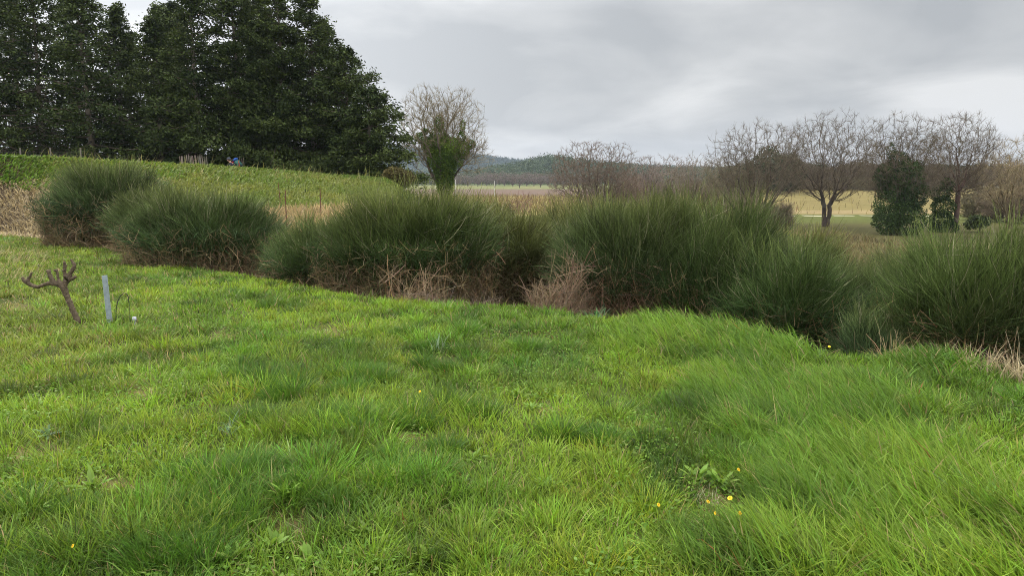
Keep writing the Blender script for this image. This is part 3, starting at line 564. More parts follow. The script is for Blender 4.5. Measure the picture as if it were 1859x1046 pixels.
ivy(t, [(1708, 350, 18), (1712, 375, 20), (1708, 400, 20), (1722, 415, 16), (1698, 420, 14), (1718, 335, 12)], 66, 8000, 7, size=.13, col=(0.035, 0.065, 0.016), col2=(0.06, 0.10, 0.025))
tree_at('bushy bare tree with pale golden twigs at the right edge', 1835, 70, 250, 78, 106, n=1500, trunk=0.2, fork=.18, trunks=2, bark=(0.14, 0.11, 0.07), twig=(0.30, 0.24, 0.14), tipr=.01)
tree_at('wide domed bare tree with reddish brown twigs, left of the oak row', 1078, 88, 250, 86, 107, n=2300, trunk=0.14, fork=.14, trunks=3, ntw=6, bark=(0.12, 0.085, 0.07), twig=(0.19, 0.145, 0.11), tipr=.012, ry=4,
     crown=[(0, 0, .6, .95, .9, .38), (-.3, 0, .4, .75, .8, .3), (.4, 0, .4, .65, .7, .3)])
MIDT = [(1172, 284, 28, 104), (1214, 281, 34, 112), (1262, 279, 36, 108), (1312, 285, 34, 104), (1345, 300, 30, 100), (1140, 312, 26, 98)]
ordn = ['second', 'third', 'fourth', 'fifth', 'last']
MIDL = ['rough bare tree immediately right of the domed reddish tree', 'rounded bare tree, second right of the domed reddish tree', 'rounded bare tree halfway between the domed tree and the oaks', 'olive tinged bare tree just before the tall oaks begin', 'low dark bare tree at the foot of the first tall oak', 'low bare thicket tree tucked under the right side of the domed tree']
for q, (px, top, hw, Yd) in enumerate(MIDT):
    tree_at(MIDL[q], px, Yd, top, hw*1.3, 120+q, n=850, trunk=.16, fork=.15, bark=(0.13, 0.10, 0.08), twig=[(0.24, .19, .16), (0.25, .20, .165), (0.24, .20, .15), (0.20, .18, .11), (.14, .12, .08), (.2, .14, .11)][q], tipr=.014, ntw=4, name='bare_tree', group='bare trees between the domed tree and the oaks')
# wood behind the straw field on the right
NUMW = ['first', 'second', 'third', 'fourth', 'fifth', 'sixth', 'seventh', 'eighth', 'ninth', 'tenth', 'eleventh', 'twelfth', 'thirteenth', 'fourteenth', 'fifteenth', 'sixteenth', 'seventeenth', 'eighteenth']
rgw = np.random.default_rng(200); k = 0
W = [(1330, 305), (1365, 300), (1400, 292), (1430, 300), (1455, 304), (1485, 300), (1520, 304), (1550, 300), (1580, 305), (1612, 302), (1660, 304), (1700, 300), (1770, 306), (1810, 300), (1850, 305), (1890, 300)]
for q, (px, top) in enumerate(W):
    top += [0, -8, -14, -2, -10, 3, -5, -12, 0, -6, -12, 2, -8, -14, -4, -10][q]
    tree_at('%s from the left of the low brown leafless trees edging the straw field' % NUMW[q], px+rgw.normal(0, 5), 166+rgw.random()*10, top, 40, 210+q, n=620, trunk=.13, fork=.1, bark=(0.11, .085, .065), twig=(0.17, .135, .10), tipr=.026, ntw=8, twl=.9, name='bare_tree', group='bare trees at the wood edge', parts_needed=False,
       crown=[(0, 0, .5, 1, 1, .5)])
# brown scrub along the field edges
SC = [(1180, 112, 328, 44), (1235, 116, 318, 48), (1295, 112, 320, 46), (1335, 96, 330, 40), (1420, 160, 318, 46), (1490, 162, 322, 50), (1560, 162, 320, 50), (1605, 160, 316, 40), (1690, 160, 322, 50), (1770, 84, 345, 30), (1815, 80, 332, 42), (1865, 78, 325, 45), (1125, 100, 334, 34), (1348, 66, 352, 34), (1412, 68, 366, 30)]
SCL = ['low brown bramble thicket under the second bare tree past the domed one', 'low thicket below the rounded bare trees, halfway to the oaks', 'brown thicket just left of the oak row', 'dark twiggy scrub at the foot of the oak row, left end', 'brown scrub on the field edge seen between the first two oaks', 'brown scrub on the field edge straight behind the twin trunks', 'brown scrub on the field edge right of the twin trunks', 'brown scrub touching the left side of the ivy column', 'brown scrub between the ivy column and the thin oak', 'olive brown scrub right of the thin oak', 'tall olive brown scrub below the golden twigged tree', 'scrub at the right edge of the picture behind the fresh green broom', 'low scrub under the right side of the domed tree', 'twiggy scrub round the base of the leftmost oak', 'low twiggy scrub between the leftmost and the twin trunked oak']
for q, (px, Yd, top, hw) in enumerate(SC):
    tree_at(SCL[q], px, Yd, top, hw, 800+q, n=260, trunk=.06, fork=.04, bark=(.11, .085, .06), twig=(.19, .15, .10) if q % 3 else (.17, .15, .085), tipr=.010+.00008*Yd, ntw=14, twl=.5+.003*Yd, low=-.1, name='scrub_thicket', cat='shrub', group='twiggy scrub along the field edges', parts_needed=False, crown=[(0, 0, .45, 1, 1, .5)])
# evergreen trees (pines) behind
def bushy(label, base, h, rx, seed, n=2600, size=.35, col=(0.03, .05, .02), col2=(.05, .075, .03), name='pine_tree', cat='tree', group=None, shell=.55, zc=.55, zr=.46, trunk=.18, lob=5):
    rg = np.random.default_rng(seed); base = np.array(base, float); root = thing(name, label, cat, base, group); cs = []; 
    for q in range(lob):
        c = np.array([rg.normal(0, .32)*rx, rg.normal(0, .32)*rx, (zc+rg.normal(0, .12))*h]); rr_ = np.array([rx*.62, rx*.62, zr*h*.7])*(.75+.4*rg.random()); m = n//lob
        v = nrm(rg.normal(size=(m, 3)))*(shell+(1-shell)*rg.random((m, 1))); v = v*(.75+.5*fbm(v[:, 0]*3+q*5, v[:, 2]*3+v[:, 1]*2, seed))[:, None]; cs.append(c+v*rr_)
    Cn = np.concatenate(cs); Cn = Cn[Cn[:, 2] > .03*h]; m = len(Cn); V, Q = leafquads(Cn, nrm(rg.normal(size=(m, 3))), size*(.6+.8*rg.random(m)), size*.7, rg)
    f = np.clip((fbm(Cn[:, 0]*1.1+9, Cn[:, 2]*1.1, seed)-.35)*3, 0, 1)[:, None]; C = (np.array(col)*(1-f)+np.array(col2)*f)*(1+rg.normal(0, .2, (m, 1)))
    mesh('crown', V, Q, None, M_LEAF, np.repeat(np.clip(C, .004, .5), 4, 0), root)
    P = np.array([[[0, 0, -.1], [rx*.02, 0, h*.3], [-rx*.02, 0, h*.75]]]); V, Q = tubes(P, np.array([[trunk, trunk*.8, trunk*.3]]), 6); mesh('trunk', V, Q, None, M_BARK, np.array([.09, .07, .055]), root)
    return root
PIN = [(1352, 292, 24, 150, 'dark evergreen dome seen through the leftmost oak'), (1392, 274, 34, 150, 'tallest dark evergreen, rising behind the gap between the two big oaks'), (1428, 282, 22, 152, 'small round evergreen left of the twin trunked oak'), (1460, 296, 26, 185, 'evergreen behind the left side of the twin trunked oak'), (1545, 296, 30, 185, 'evergreen behind the right side of the twin trunked oak'), (1590, 294, 26, 186, 'evergreen just left of the ivy column'), (1690, 292, 34, 182, 'dark evergreen between the ivy column and the thin oak'), (1745, 296, 30, 184, 'evergreen behind the thin reddish oak'), (1790, 302, 30, 186, 'low evergreen right of the thin reddish oak'), (1325, 300, 20, 155, 'low evergreen left of the oak row')]
for q, (px, top, hw, Yd, lb) in enumerate(PIN):
    b = gp(px, Yd); h = at(px, top, Yd)[2]-b[2]; bushy(lb, b, h*1.02, hw/pxm(Yd)*1.2, 300+q, n=4200, size=.5, group='evergreens of the wood edge')
# shrubs
def shrub(label, px, Yd, top, hw, seed, **kw):
    b = gp(px, Yd); h = at(px, top, Yd)[2]-b[2]; return bushy(label, b, h, hw/pxm(Yd), seed, name='shrub', cat='shrub', zc=.5, zr=.5, trunk=.05, **kw)
shrub('olive brown shrub at the right end of the conifer row', 728, 39, 303, 28, 340, n=5200, size=.11, col=(0.09, .075, .025), col2=(.16, .13, .045))
shrub('low dark green shrub at the edge of the straw vineyard, left of the domed tree', 918, 60, 363, 17, 341, n=1600, size=.16, col=(0.06, .06, .025), col2=(.09, .08, .035))
tree_at('small red twigged sapling standing in the straw vineyard', 946, 55, 346, 24, 342, n=160, trunk=.03, fork=.2, bark=(.2, .12, .1), twig=(0.28, .16, .14), tipr=.008, ntw=3, twl=.35, name='sapling', cat='sapling', parts_needed=False)
shrub('ivy green shrub at the foot of the golden twigged tree', 1780, 66, 385, 22, 343, n=2600, size=.18, col=(0.04, .06, .018), col2=(.07, .09, .03))
shrub('pale yellow green bush between the domed tree and its right neighbour', 1142, 118, 312, 20, 344, n=1500, size=.3, col=(0.22, .2, .09), col2=(.3, .27, .13))
# far grove of pollards: three kinds, copied
protos = []
for q in range(4):
    o = bare_tree('x', (0, 0, 0), 8.5, 4.6, 4.2, 400+q, n=300, trunk=.24, fork=.22, bark=(.12, .09, .09), twig=(.21, .165, .15), tipr=.035, ntw=4, twl=.8, name='pollard_tree', cat='tree', parts_needed=False, crown=[(0, 0, .62, 1, 1, .4)]); protos.append(o)
GR = [(832, 318, 1.0), (850, 318, .8), (868, 316, 1.0), (884, 312, 1.1), (899, 314, 1.1), (916, 312, 1.1), (931, 314, .9), (943, 315, 1.0), (956, 312, 1.1), (969, 313, 1.0), (981, 315, 1.0), (994, 315, .9), (1008, 316, .9), (1022, 317, .9), (1038, 316, 1), (862, 322, .7), (842, 322, .7), (1055, 318, 1.)]
NUMW = ['first', 'second', 'third', 'fourth', 'fifth', 'sixth', 'seventh', 'eighth', 'ninth', 'tenth', 'eleventh', 'twelfth', 'thirteenth', 'fourteenth', 'fifteenth', 'sixteenth', 'seventeenth', 'eighteenth']
GR.sort()
for q, (px, top, s) in enumerate(GR):
    o = protos[q] if q < 4 else protos[q % 4].copy()
    if q >= 4: COL.objects.link(o)
    Yd = 330+rgw.random()*90+(60 if s < .8 else 0); b = gp(px, Yd); o.location = b; s2 = (at(px, top, Yd)[2]-b[2])/8.5; o.scale = (s2, s2, s2); o.rotation_euler = (0, 0, rgw.random()*6.28)
    tag(o, 'hazy pinkish bare tree in the far valley grove, %s from the left' % NUMW[q], 'tree', 'pollard trees of the valley grove')
# valley thickets far off
def canopy(name, pts, hs, n_each, size, seed, c1, c2, kind='stuff'):
    rg = np.random.default_rng(seed); m = len(pts); idx = np.repeat(np.arange(m), n_each); k = len(idx); v = nrm(rg.normal(size=(k, 3)))*(.55+.5*rg.random((k, 1))); v[:, 2] = np.abs(v[:, 2])*1.0
    hh = hs[idx][:, None]; Cn = pts[idx]+v*[1, 1, 1.25]*hh*[.55, .55, .75]; Cn[:, 2] += hs[idx]*.12
    V, Q = leafquads(Cn, nrm(rg.normal(size=(k, 3))*[1, 1, .6]), size*(.6+.8*rg.random(k)), size*.8, rg); f = rg.random((m, 1)); C = (np.array(c1)*(1-f)+np.array(c2)*f)[idx]*(1+rg.normal(0, .15, (k, 1)))
    return mesh(name, V, Q, None, M_LEAF, np.repeat(np.clip(C, .005, .6), 4, 0), kind=kind)
rg = np.random.default_rng(77)
# ------------------------------------------------------------------ hills
def hill(name, Y0, Y1, prof, seed, col, nx=140, ny=24, rough=3.0, tree=9, cnt=2500, tsize=1.4, each=60, c1=(0.035, .06, .025), c2=(.06, .085, .03), cname='wooded_hillside'):
    Ym = (Y0+Y1)/2; pxs = np.array([p[0] for p in prof]); tops = np.array([at(p[0], p[1], Ym)[2] for p in prof])-tree*.9; xs = np.array([at(p[0], 300, Ym)[0] for p in prof])
    def hh(x, y):
        tz = np.interp(x*Ym/y if False else x, xs, tops); t = (y-Y0)/(Y1-Y0); bell = np.sin(np.clip(t, 0, 1)*math.pi)**0.8
        return -4+(tz+4)*bell+rough*(fbm(x/tree/6, y/tree/6, seed)-.5)*bell
    gx_, gy_ = np.meshgrid(np.linspace(xs[0], xs[-1], nx), np.linspace(Y0, Y1, ny), indexing='ij'); zz_ = hh(gx_.ravel(), gy_.ravel())
    i, j = np.meshgrid(np.arange(nx-1), np.arange(ny-1), indexing='ij'); Q = np.stack([i*ny+j, (i+1)*ny+j, (i+1)*ny+j+1, i*ny+j+1], -1).reshape(-1, 4)
    mesh(name, np.stack([gx_.ravel(), gy_.ravel(), zz_], 1), Q, None, M_HILL, np.array(col), smooth=True, kind='structure')
    x = xs[0]+(xs[-1]-xs[0])*rg.random(cnt); y = Y0+(Y1-Y0)*rg.random(cnt)*.62; z = hh(x, y); pts = np.stack([x, y, z], 1)
    canopy(cname, pts, tree*(.6+.6*rg.random(cnt)), each, tsize, seed, c1, c2)
hill('hill', 560, 900, [(800, 325), (850, 316), (900, 303), (940, 295), (985, 283), (1020, 285), (1060, 292), (1110, 296), (1160, 303), (1250, 306), (1400, 306), (1600, 305), (1900, 305), (2100, 308)], 5, (.04, .055, .025), cnt=3600, each=70, tree=9, tsize=1.3)
hill('far_hill', 1150, 1950, [(500, 275), (650, 262), (735, 264), (800, 269), (850, 277), (900, 285), (950, 290), (1020, 294), (1200, 302), (1500, 312)], 6, (.04, .055, .025), cnt=4600, each=30, tree=10, tsize=2.6, rough=7, cname='far_wooded_hillside', c1=(.028, .055, .05), c2=(.045, .075, .065))  # leaf colours tinted blue, painting in part of the distance haze
# scattered far woods of the valley (behind the ivy tree and the grove)
x, y = [], []
m = 420; Yv = 430+rg.random(m)*130; pxv = 690+rg.random(m)*380; xv = (pxv-929.5)/F*Yv; pts = np.stack([xv, Yv, height(xv, Yv)], 1)
canopy('valley_woods', pts, 5+4*rg.random(m), 60, 1.1, 8, (.10, .085, .05), (.05, .075, .035))

# ------------------------------------------------------------------ conifer row on the left
def conifer(label, px, Yd, top, Rm, seed, clear=0.05, dens=1.0, spire=1.0, trunk=.2, nbr=120, col=(0.022, .036, .010), col2=(.11, .14, .036), name='conifer_tree', group='dark conifers in a row on the bank'):
    rg = np.random.default_rng(seed); b = gp(px, Yd); h = at(px, top, Yd)[2]-b[2]; root = thing(name, label, 'tree', b, group)
    tz = np.linspace(0, 1, 9); P = np.stack([np.cumsum(rg.normal(0, .05, 9))*(tz > 0), np.cumsum(rg.normal(0, .05, 9))*(tz > 0), tz*h*.97-.1], 1)[None]; V, Q = tubes(P, (trunk*(1-tz*.93)*(1+.5*(tz == 0)))[None], 7); mesh('trunk', V, Q, None, M_BARK, np.array([.20, .165, .13])*1.0, root, smooth=True)
    nbr = int(nbr*h/11); zf = clear+(1-clear)*(np.arange(nbr)+rg.random(nbr))/nbr; az = np.arange(nbr)*2.4+rg.normal(0, .4, nbr)
    prof = np.clip((1-zf), 0.0, 1)**(.85*spire)*(.55+.45*sm((zf-clear+.05)/.15)); Lb = Rm*prof*(.70+.5*rg.random(nbr))*(.8+.4*fbm(zf*5+seed, az*.3, seed))+.25
    tt = np.linspace(0, 1, 5)[None, :]; rise = (.35-.55*(1-zf)+rg.normal(0, .22, nbr))[:, None]; sag = .35
    bx = np.cos(az)[:, None]*Lb[:, None]*tt; by = np.sin(az)[:, None]*Lb[:, None]*tt; bz = (zf*h)[:, None]+Lb[:, None]*(rise*tt-sag*tt**2*.6+.22*tt**3)
    P = np.stack([bx, by, bz], -1); V, Q = tubes(P, (.02+.018*Lb)[:, None]*np.linspace(1, .25, 5)[None], 3)
    mesh('branches', V, Q, None, M_BARK, np.array([.10, .08, .06]), root)
    # foliage pads along the boughs
    npd = np.maximum(4, (Lb*4.4*dens).astype(int)); idx = np.repeat(np.arange(nbr), npd); m = len(idx); u = .22+.82*rg.random(m)**.8
    f = u*4; i0 = np.clip(f.astype(int), 0, 3); fr = (f-i0)[:, None]; C0 = P[idx, i0]*(1-fr)+P[idx, i0+1]*fr; side = np.stack([-np.sin(az), np.cos(az), np.zeros(nbr)], 1)[idx]
    C0 = C0+side*(rg.normal(0, .30, m)*Lb[idx]*.5*(1.1-u*.6))[:, None]+[0, 0, -.05]; outd = np.stack([np.cos(az), np.sin(az), np.zeros(nbr)], 1)[idx]
    pr = (.26+.26*rg.random(m))*(.75+.35*Lb[idx]/Rm)
    nl = 34; ii = np.repeat(np.arange(m), nl); kk = len(ii); v = rg.normal(0, .55, (kk, 3))*[1, 1, .6]; Cn = C0[ii]+v*pr[ii][:, None]; Cn[:, 2] -= .35*np.abs(v[:, 0])*pr[ii]
    d = nrm(outd[ii]*.9+rg.normal(0, .55, (kk, 3))+[0, 0, -.15]); V, Q = leafquads(Cn, d, (.19)*(.6+.8*rg.random(kk)), .08, rg)
    tone = np.clip(.35*rg.random(m)+.9*(fbm(C0[:, 0]*.8+seed, C0[:, 2]*.9+C0[:, 1]*.5, seed)-.35), 0, 1)[:, None]; C = ((np.array(col)*(1-tone)+np.array(col2)*tone))[ii]*(1+rg.normal(0, .2, (kk, 1)))
    mesh('foliage', V, Q, None, M_DARKLEAF, np.repeat(np.clip(C, .004, .5), 4, 0), root)
CON = [('conifer at the left edge of the row, sky showing through its sparse crown', 8, 42, -75, 3.0, dict(dens=.42, clear=.12)),
 ('sparse conifer, second from the left, above the wire mesh fence', 92, 43, -70, 2.9, dict(dens=.42, clear=.12)),
 ('tall conifer, third from the left, its right side bordering the notch of sky', 178, 42, -40, 2.9, dict(dens=.62, clear=.10)),
 ('slimmer conifer just left of the notch of sky', 236, 44, 10, 2.3, dict(dens=.6, clear=.09)),
 ('shorter dark conifer directly below the notch of sky', 300, 43, 30, 2.2, dict(dens=.7, clear=.09)),
 ('conifer with a visible pale trunk beside the paling fence', 372, 42, -45, 2.8, dict(dens=1.0, clear=.09)),
 ('tall dense conifer rising behind the walker', 440, 43, -75, 3.1, dict(dens=1.3, clear=.06)),
 ('tall dense conifer right of the walker, top out of the picture', 512, 43.5, -55, 3.1, dict(dens=1.35, clear=.03)),
 ('dense conifer whose right outline starts the sloping skyline', 572, 44, -15, 3.1, dict(dens=1.15, clear=.02)),
 ('conifer with a blunt top, second from the right end of the row', 636, 43.5, 85, 3.2, dict(dens=1.2, clear=.01, spire=.8)),
 ('lowest conifer at the right end of the row, skirts sweeping to the ground', 678, 42, 160, 2.6, dict(dens=1.2, clear=.0, spire=.7, nbr=150)),
 ('back row conifer filling in behind the tree with the pale trunk', 335, 49, 5, 2.3, dict(dens=.9, clear=.02)),
 ('narrow cypress spire, left of two in the notch of sky', 313, 52, 8, .9, dict(dens=1.6, clear=.02, spire=.7)),
 ('narrow cypress spire, right of two in the notch of sky', 338, 52, 22, .8, dict(dens=1.6, clear=.02, spire=.7)),
 ('back row conifer behind the tall dense ones', 478, 50, -45, 3.2, dict(dens=1.1, clear=.0)),
 ('back row conifer behind the right end of the row', 600, 50, 40, 3.2, dict(dens=.9, clear=.0)),
 ('back row conifer at the far left behind the mesh fence', 50, 50, -30, 2.6, dict(dens=.35, clear=.1)),
 ('back row conifer behind the third tree from the left', 150, 50, -10, 3.0, dict(dens=.45, clear=.02)),
 ('back row conifer behind the slimmer tree', 255, 50, 60, 2.6, dict(dens=.8, clear=.0))]
for q, (lb, px, Yd, top, Rm, kw) in enumerate(CON): conifer(lb, px, Yd, top, Rm, 500+q, **kw)

# ------------------------------------------------------------------ fences, stakes
M_WOOD = mat('weathered_wood', rough=.9, nscale=9, namp=.35, spec=.05)
M_RUST = mat('rusty_metal', (0.13, .06, .04), rough=.9, attr=False, nscale=30, namp=.4)
M_WIRE = mat('dark_wire', (0.10, .09, .08), rough=.6, attr=False)
M_ZINC = mat('galvanised_steel', (0.36, .41, .43), rough=.8, attr=False, nscale=25, namp=.3, spec=.1)
M_BLACK = mat('black_pipe', (0.02, .02, .022), rough=.5, attr=False)
M_BROWNSLAT = mat('brown_boards', (0.10, .075, .065), rough=.9, attr=False, nscale=6, namp=.3)
rg = np.random.default_rng(91)
def bars(A, B, r, sides=6): return tubes(np.stack([A, (np.asarray(A)+np.asarray(B))/2, B], 1), np.asarray(r)[:, None]*np.array([[1, .95, .85]]), sides)
def paling(label, px0, px1, Yd, topy, n, seed):
    rg = np.random.default_rng(seed); a = gp(px0, Yd); root = thing('paling_fence', label, 'fence', a, 'chestnut paling under the conifers')
    for q in range(n):
        px = px0+(px1-px0)*q/max(1, n-1)+rg.normal(0, .6); bx = gp(px, Yd); tz = at(px, topy+rg.normal(0, 2), Yd)[2]; lean = -.10+rg.normal(0, .03)
        A = np.array([[bx[0]-a[0], bx[1]-a[1], bx[2]-a[2]-.1]]); B = np.array([[bx[0]-a[0]+lean, bx[1]-a[1], tz-a[2]]]); V, Q = bars(A, B, np.array([.026]), 5)
        T = [[len(V)-5+s, len(V)-5+(s+1) % 5, len(V)] for s in range(5)]; V = np.concatenate([V, [B[0]+[0, 0, .05]]])
        mesh('stake', V, Q, T, M_WOOD, jit((.36, .30, .25), 1, rg, .2)[0], root)
    b = gp(px1, Yd)
    for hh_ in (.5, .95):
        V, Q = bars(np.array([[0, -.03, hh_]]), np.array([[b[0]-a[0], -.03, b[2]-a[2]+hh_]]), np.array([.004]), 4); mesh('wire', V, Q, None, M_WIRE, None, root)
paling('row of grey wooden pales left of the pale conifer trunk', 336, 386, 40.5, 283, 19, 1)
paling('short run of wooden pales just right of the walker', 440, 450, 41.2, 284, 4, 2)
# wire mesh fence on the far left with a boarded screen behind it
a = gp(-10, 38.5); b = gp(158, 38.5); fr = thing('mesh_fence', 'dark wire mesh fence at the top of the bank at the far left', 'fence', a)
for q, px in enumerate([-10, 48, 102, 156]):
    p = gp(px, 38.5); tz = at(px, 268, 38.5)[2]; V, Q = bars(np.array([[p[0]-a[0], 0, p[2]-a[2]-.1]]), np.array([[p[0]-a[0], 0, tz-a[2]]]), np.array([.04]), 6); mesh('post', V, Q, None, M_WOOD, np.array([.2, .17, .15]), fr)
zb = (a[2]+b[2])/2-a[2]; ln = b[0]-a[0]; hh = 1.55; A, B = [], []
for k in range(12): z_ = zb+hh*k/11; A.append([0, 0, z_]); B.append([ln, 0, z_])
for k in range(34): x_ = ln*k/33; A.append([x_, 0.004, zb]); B.append([x_, 0.004, zb+hh])
V, Q = bars(np.array(A), np.array(B), np.full(len(A), .006), 3); mesh('mesh_panel', V, Q, None, M_WIRE, None, fr)
# long low screen
def boxes(lst):
    V, Q = [], []
    for (x0, x1, y0, y1, z0, z1) in lst:
        o = len(V); V += [(x0, y0, z0), (x1, y0, z0), (x1, y1, z0), (x0, y1, z0), (x0, y0, z1), (x1, y0, z1), (x1, y1, z1), (x0, y1, z1)]
        Q += [(o, o+3, o+2, o+1), (o+4, o+5, o+6, o+7), (o, o+1, o+5, o+4), (o+1, o+2, o+6, o+5), (o+2, o+3, o+7, o+6), (o+3, o, o+4, o+7)]
    return np.array(V, float), np.array(Q)
p0 = gp(-60, 46); p1 = gp(160, 46); sc = thing('board_screen', 'low brown boarded screen in the shade behind the mesh fence', 'fence', p0)
V, Q = boxes([(0, p1[0]-p0[0], 0, .03, .05+.24*k, .05+.24*k+.225) for k in range(8)]); mesh('boards', V, Q, None, M_BROWNSLAT, None, sc)
for k in range(5):
    xx = (p1[0]-p0[0])*k/4; V, Q = boxes([(xx-.05, xx+.05, .033, .12, -.2, 2.0)]); mesh('post', V, Q, None, M_BROWNSLAT, None, sc)
# rusty stakes beyond the brooms
for q, (px, y0, y1, Yd, lb) in enumerate([(520, 345, 402, 17.5, 'rusty iron stake in the gap right of the low rounded broom, nearest of three'), (583, 342, 385, 21, 'thin rusty stake on the bank above the left flank of the middle broom'), (511, 332, 352, 24, 'short leaning rusty stake behind the nearest stake, farther up the bank')]):
    T0 = at(px, y0, Yd); g = gp(px, Yd); V, Q = bars(np.array([[0, 0, -.15]]), np.array([[T0[0]-g[0]-(.1 if q == 2 else .03), 0, T0[2]-g[2]]]), np.array([.014]), 5)
    mesh('metal_stake', V, Q, None, M_RUST, None, label=lb, cat='stake', group='rusty stakes on the bank', loc=(0, 0, 0)).location = g
# pale posts in the far fields
for px, y0, y1, Yd, lb in [(898, 328, 351, 190, 'thin white marker post in the ploughed field below the grove'), (828, 326, 352, 180, 'thin pale post in the field right of the ivy covered tree')]:
    T0 = at(px, y0, Yd); g = gp(px, Yd); V, Q = bars(np.array([[0, 0, -.15]]), np.array([[0, 0, T0[2]-g[2]]]), np.array([.075]), 6)
    mesh('marker_post', V, Q, None, M_WOOD, np.array([.6, .6, .58]), label=lb, cat='post', group='pale posts in the valley').location = g

# ------------------------------------------------------------------ vine stump, steel stake, pipe
Yv = float(onplane(141, 588)[1]); gz = hz(onplane(141, 588)[0], Yv)
def V3(px, py, dy=0.0): p = at(px, py, Yv+dy); return p
base = V3(141, 588); base[2] = gz; sk = 1/pxm(Yv)
def skin(name, chains, m, parent=None, sub=2, voxel=None, disp=None, **kw):
    """chains: list of lists of (point, radius); first points that coincide are shared"""
    import bmesh
    me = bpy.data.meshes.new(name); vs, es, rs, key = [], [], [], {}
    for ch in chains:
        prev = None
        for p, r in ch:
            kx = tuple(round(float(c), 4) for c in p)
            if kx not in key: key[kx] = len(vs); vs.append(kx); rs.append(r)
            i = key[kx]
            if prev is not None: es.append((prev, i))
            prev = i
    me.from_pydata(vs, es, []); o = bpy.data.objects.new(name, me); COL.objects.link(o)
    md = o.modifiers.new('s', 'SKIN'); me.skin_vertices[0].data[0].use_root = True
    for i, r in enumerate(rs): me.skin_vertices[0].data[i].radius = (r, r) if np.isscalar(r) else r
    md.use_smooth_shade = True; md.branch_smoothing = .3
    sb = o.modifiers.new('sub', 'SUBSURF'); sb.levels = sub; sb.render_levels = sub
    if disp:
        tx_ = bpy.data.textures.new(name, 'CLOUDS'); tx_.noise_scale = disp[0]; dm = o.modifiers.new('d', 'DISPLACE'); dm.texture = tx_; dm.strength = disp[1]; dm.mid_level = .5
    dg = bpy.context.evaluated_depsgraph_get(); me2 = bpy.data.meshes.new_from_object(o.evaluated_get(dg)); o.modifiers.clear(); o.data = me2; me2.name = name; me2.materials.clear(); me2.materials.append(m)
    if parent: o.parent = parent
    tag(o, **kw); return o
M_VINE = mat('vine_bark', (0.14, .105, .072), rough=.95, attr=False, nscale=38, namp=.55, bump=1.0, bscale=90, spec=.08)
def c(*pts, dys=0.0): return [(V3(p[0], p[1], dys*i)-base, p[2]*sk*1.05) for i, p in enumerate(pts)]
fk = (115, 520, 6.2)
st = thing('vine_stump', 'gnarled pruned grapevine stump leaning left in the grass at the far left', 'vine', base)
skin('trunk', [c((142, 590, 6.0), (140, 581, 5.2), (134, 567, 4.8), (129, 556, 5.0), (124, 544, 4.6), (119, 532, 5.4), fk, (114, 515, 4.6), (112, 511, 2.5))], M_VINE, st, disp=(.022, .022))
skin('arm', [c((118, 528, 4.6), fk, (107, 516, 5.0), (98, 514.5, 5.4), (88, 514.5, 3.6), (78, 518, 3.2), (67, 521.5, 3.5), (58, 518.5, 3.4), (49, 515.5, 4.0), (43, 511, 3.2), (41, 502.5, 2.2)), c((49, 515.5, 4.0), (52, 505, 2.6), (55.5, 500, 2.0), (58, 494, 2.0)), c((98, 514.5, 5.4), (93.5, 506, 4.0), (90, 499, 3.6), (87, 489, 4.0)),
    c((107, 516, 5.0), (105.5, 506, 2.6), (104.5, 497, 2.4), (103, 490.5, 2.6), (98, 491.5, 1.6))], M_VINE, st, disp=(.018, .018))
skin('arm', [c((119, 529, 4.6), (116, 520, 5.5), (118, 511, 5.6), (118.5, 500, 3.4), (116.5, 492, 3.0), (118.2, 484, 3.0), (116.5, 474, 2.4)), c((118, 511, 5.6), (125, 503, 4.4), (128.5, 495, 3.6), (133, 488, 3.6), (135.5, 481, 3.2), (131, 475, 2.2), (128.5, 470, 2.0)), c((118, 511, 5.6), (126.5, 508.5, 4.2), (133, 504.5, 3.2), (138.5, 501.5, 2.6))], M_VINE, st, disp=(.018, .018))
# galvanised stake: open U profile
pb = V3(199.5, 584); pt = V3(190, 502); g = np.array([pb[0], pb[1], hz(pb[0], pb[1])]); ax = nrm(pt-pb); hgt = np.linalg.norm(pt-pb)+.05
wv = .030; prof2 = [(-wv, .014), (-wv, -.014), (wv, -.014), (wv, .014), (wv-.003, .014), (wv-.003, -.011), (-wv+.003, -.011), (-wv+.003, .014)]
u_ = nrm(np.cross(ax, [0, 1, 0])); w_ = np.cross(u_, ax)*-1
u2 = nrm(u_*.9+w_*.45); w2 = nrm(np.cross(ax, u2)); V = []
for s in (-.06, hgt): V += [ax*s+u2*p*.9+w2*q for p, q in prof2]
Q = [(i, (i+1) % 8, 8+(i+1) % 8, 8+i) for i in range(8)]; Q += [(0, 1, 6, 7), (1, 2, 5, 6), (2, 3, 4, 5), (15, 14, 9, 8), (14, 13, 10, 9), (13, 12, 11, 10)]
stk = mesh('steel_stake', np.array(V), Q, None, M_ZINC, None, label='leaning galvanised steel vineyard stake right of the vine stump', cat='stake'); stk.location = g
Pp = np.array([[V3(*q)-base for q in [(209, 592), (210.5, 575), (211, 560), (213.5, 548), (218, 538), (224.5, 532.5), (230.5, 534), (233.5, 541), (234.5, 556), (236, 575), (237, 592)]]])
V, Q = tubes(Pp, np.full((1, 11), .0042), 6); o = mesh('pipe_loop', V, Q, None, M_BLACK, None, smooth=True, label='thin black irrigation pipe bent into an arch beside the steel stake', cat='pipe'); o.location = base
pq = V3(245, 590); tp = V3(243.5, 574); V, Q = tubes(np.array([[[0, 0, -.02], [0, 0, .05], (tp-pq)*.55, (tp-pq)*.6, tp-pq, tp-pq+[0, 0, .0005]]]), np.array([[.011, .011, .011, .021, .021, .001]]), 10)
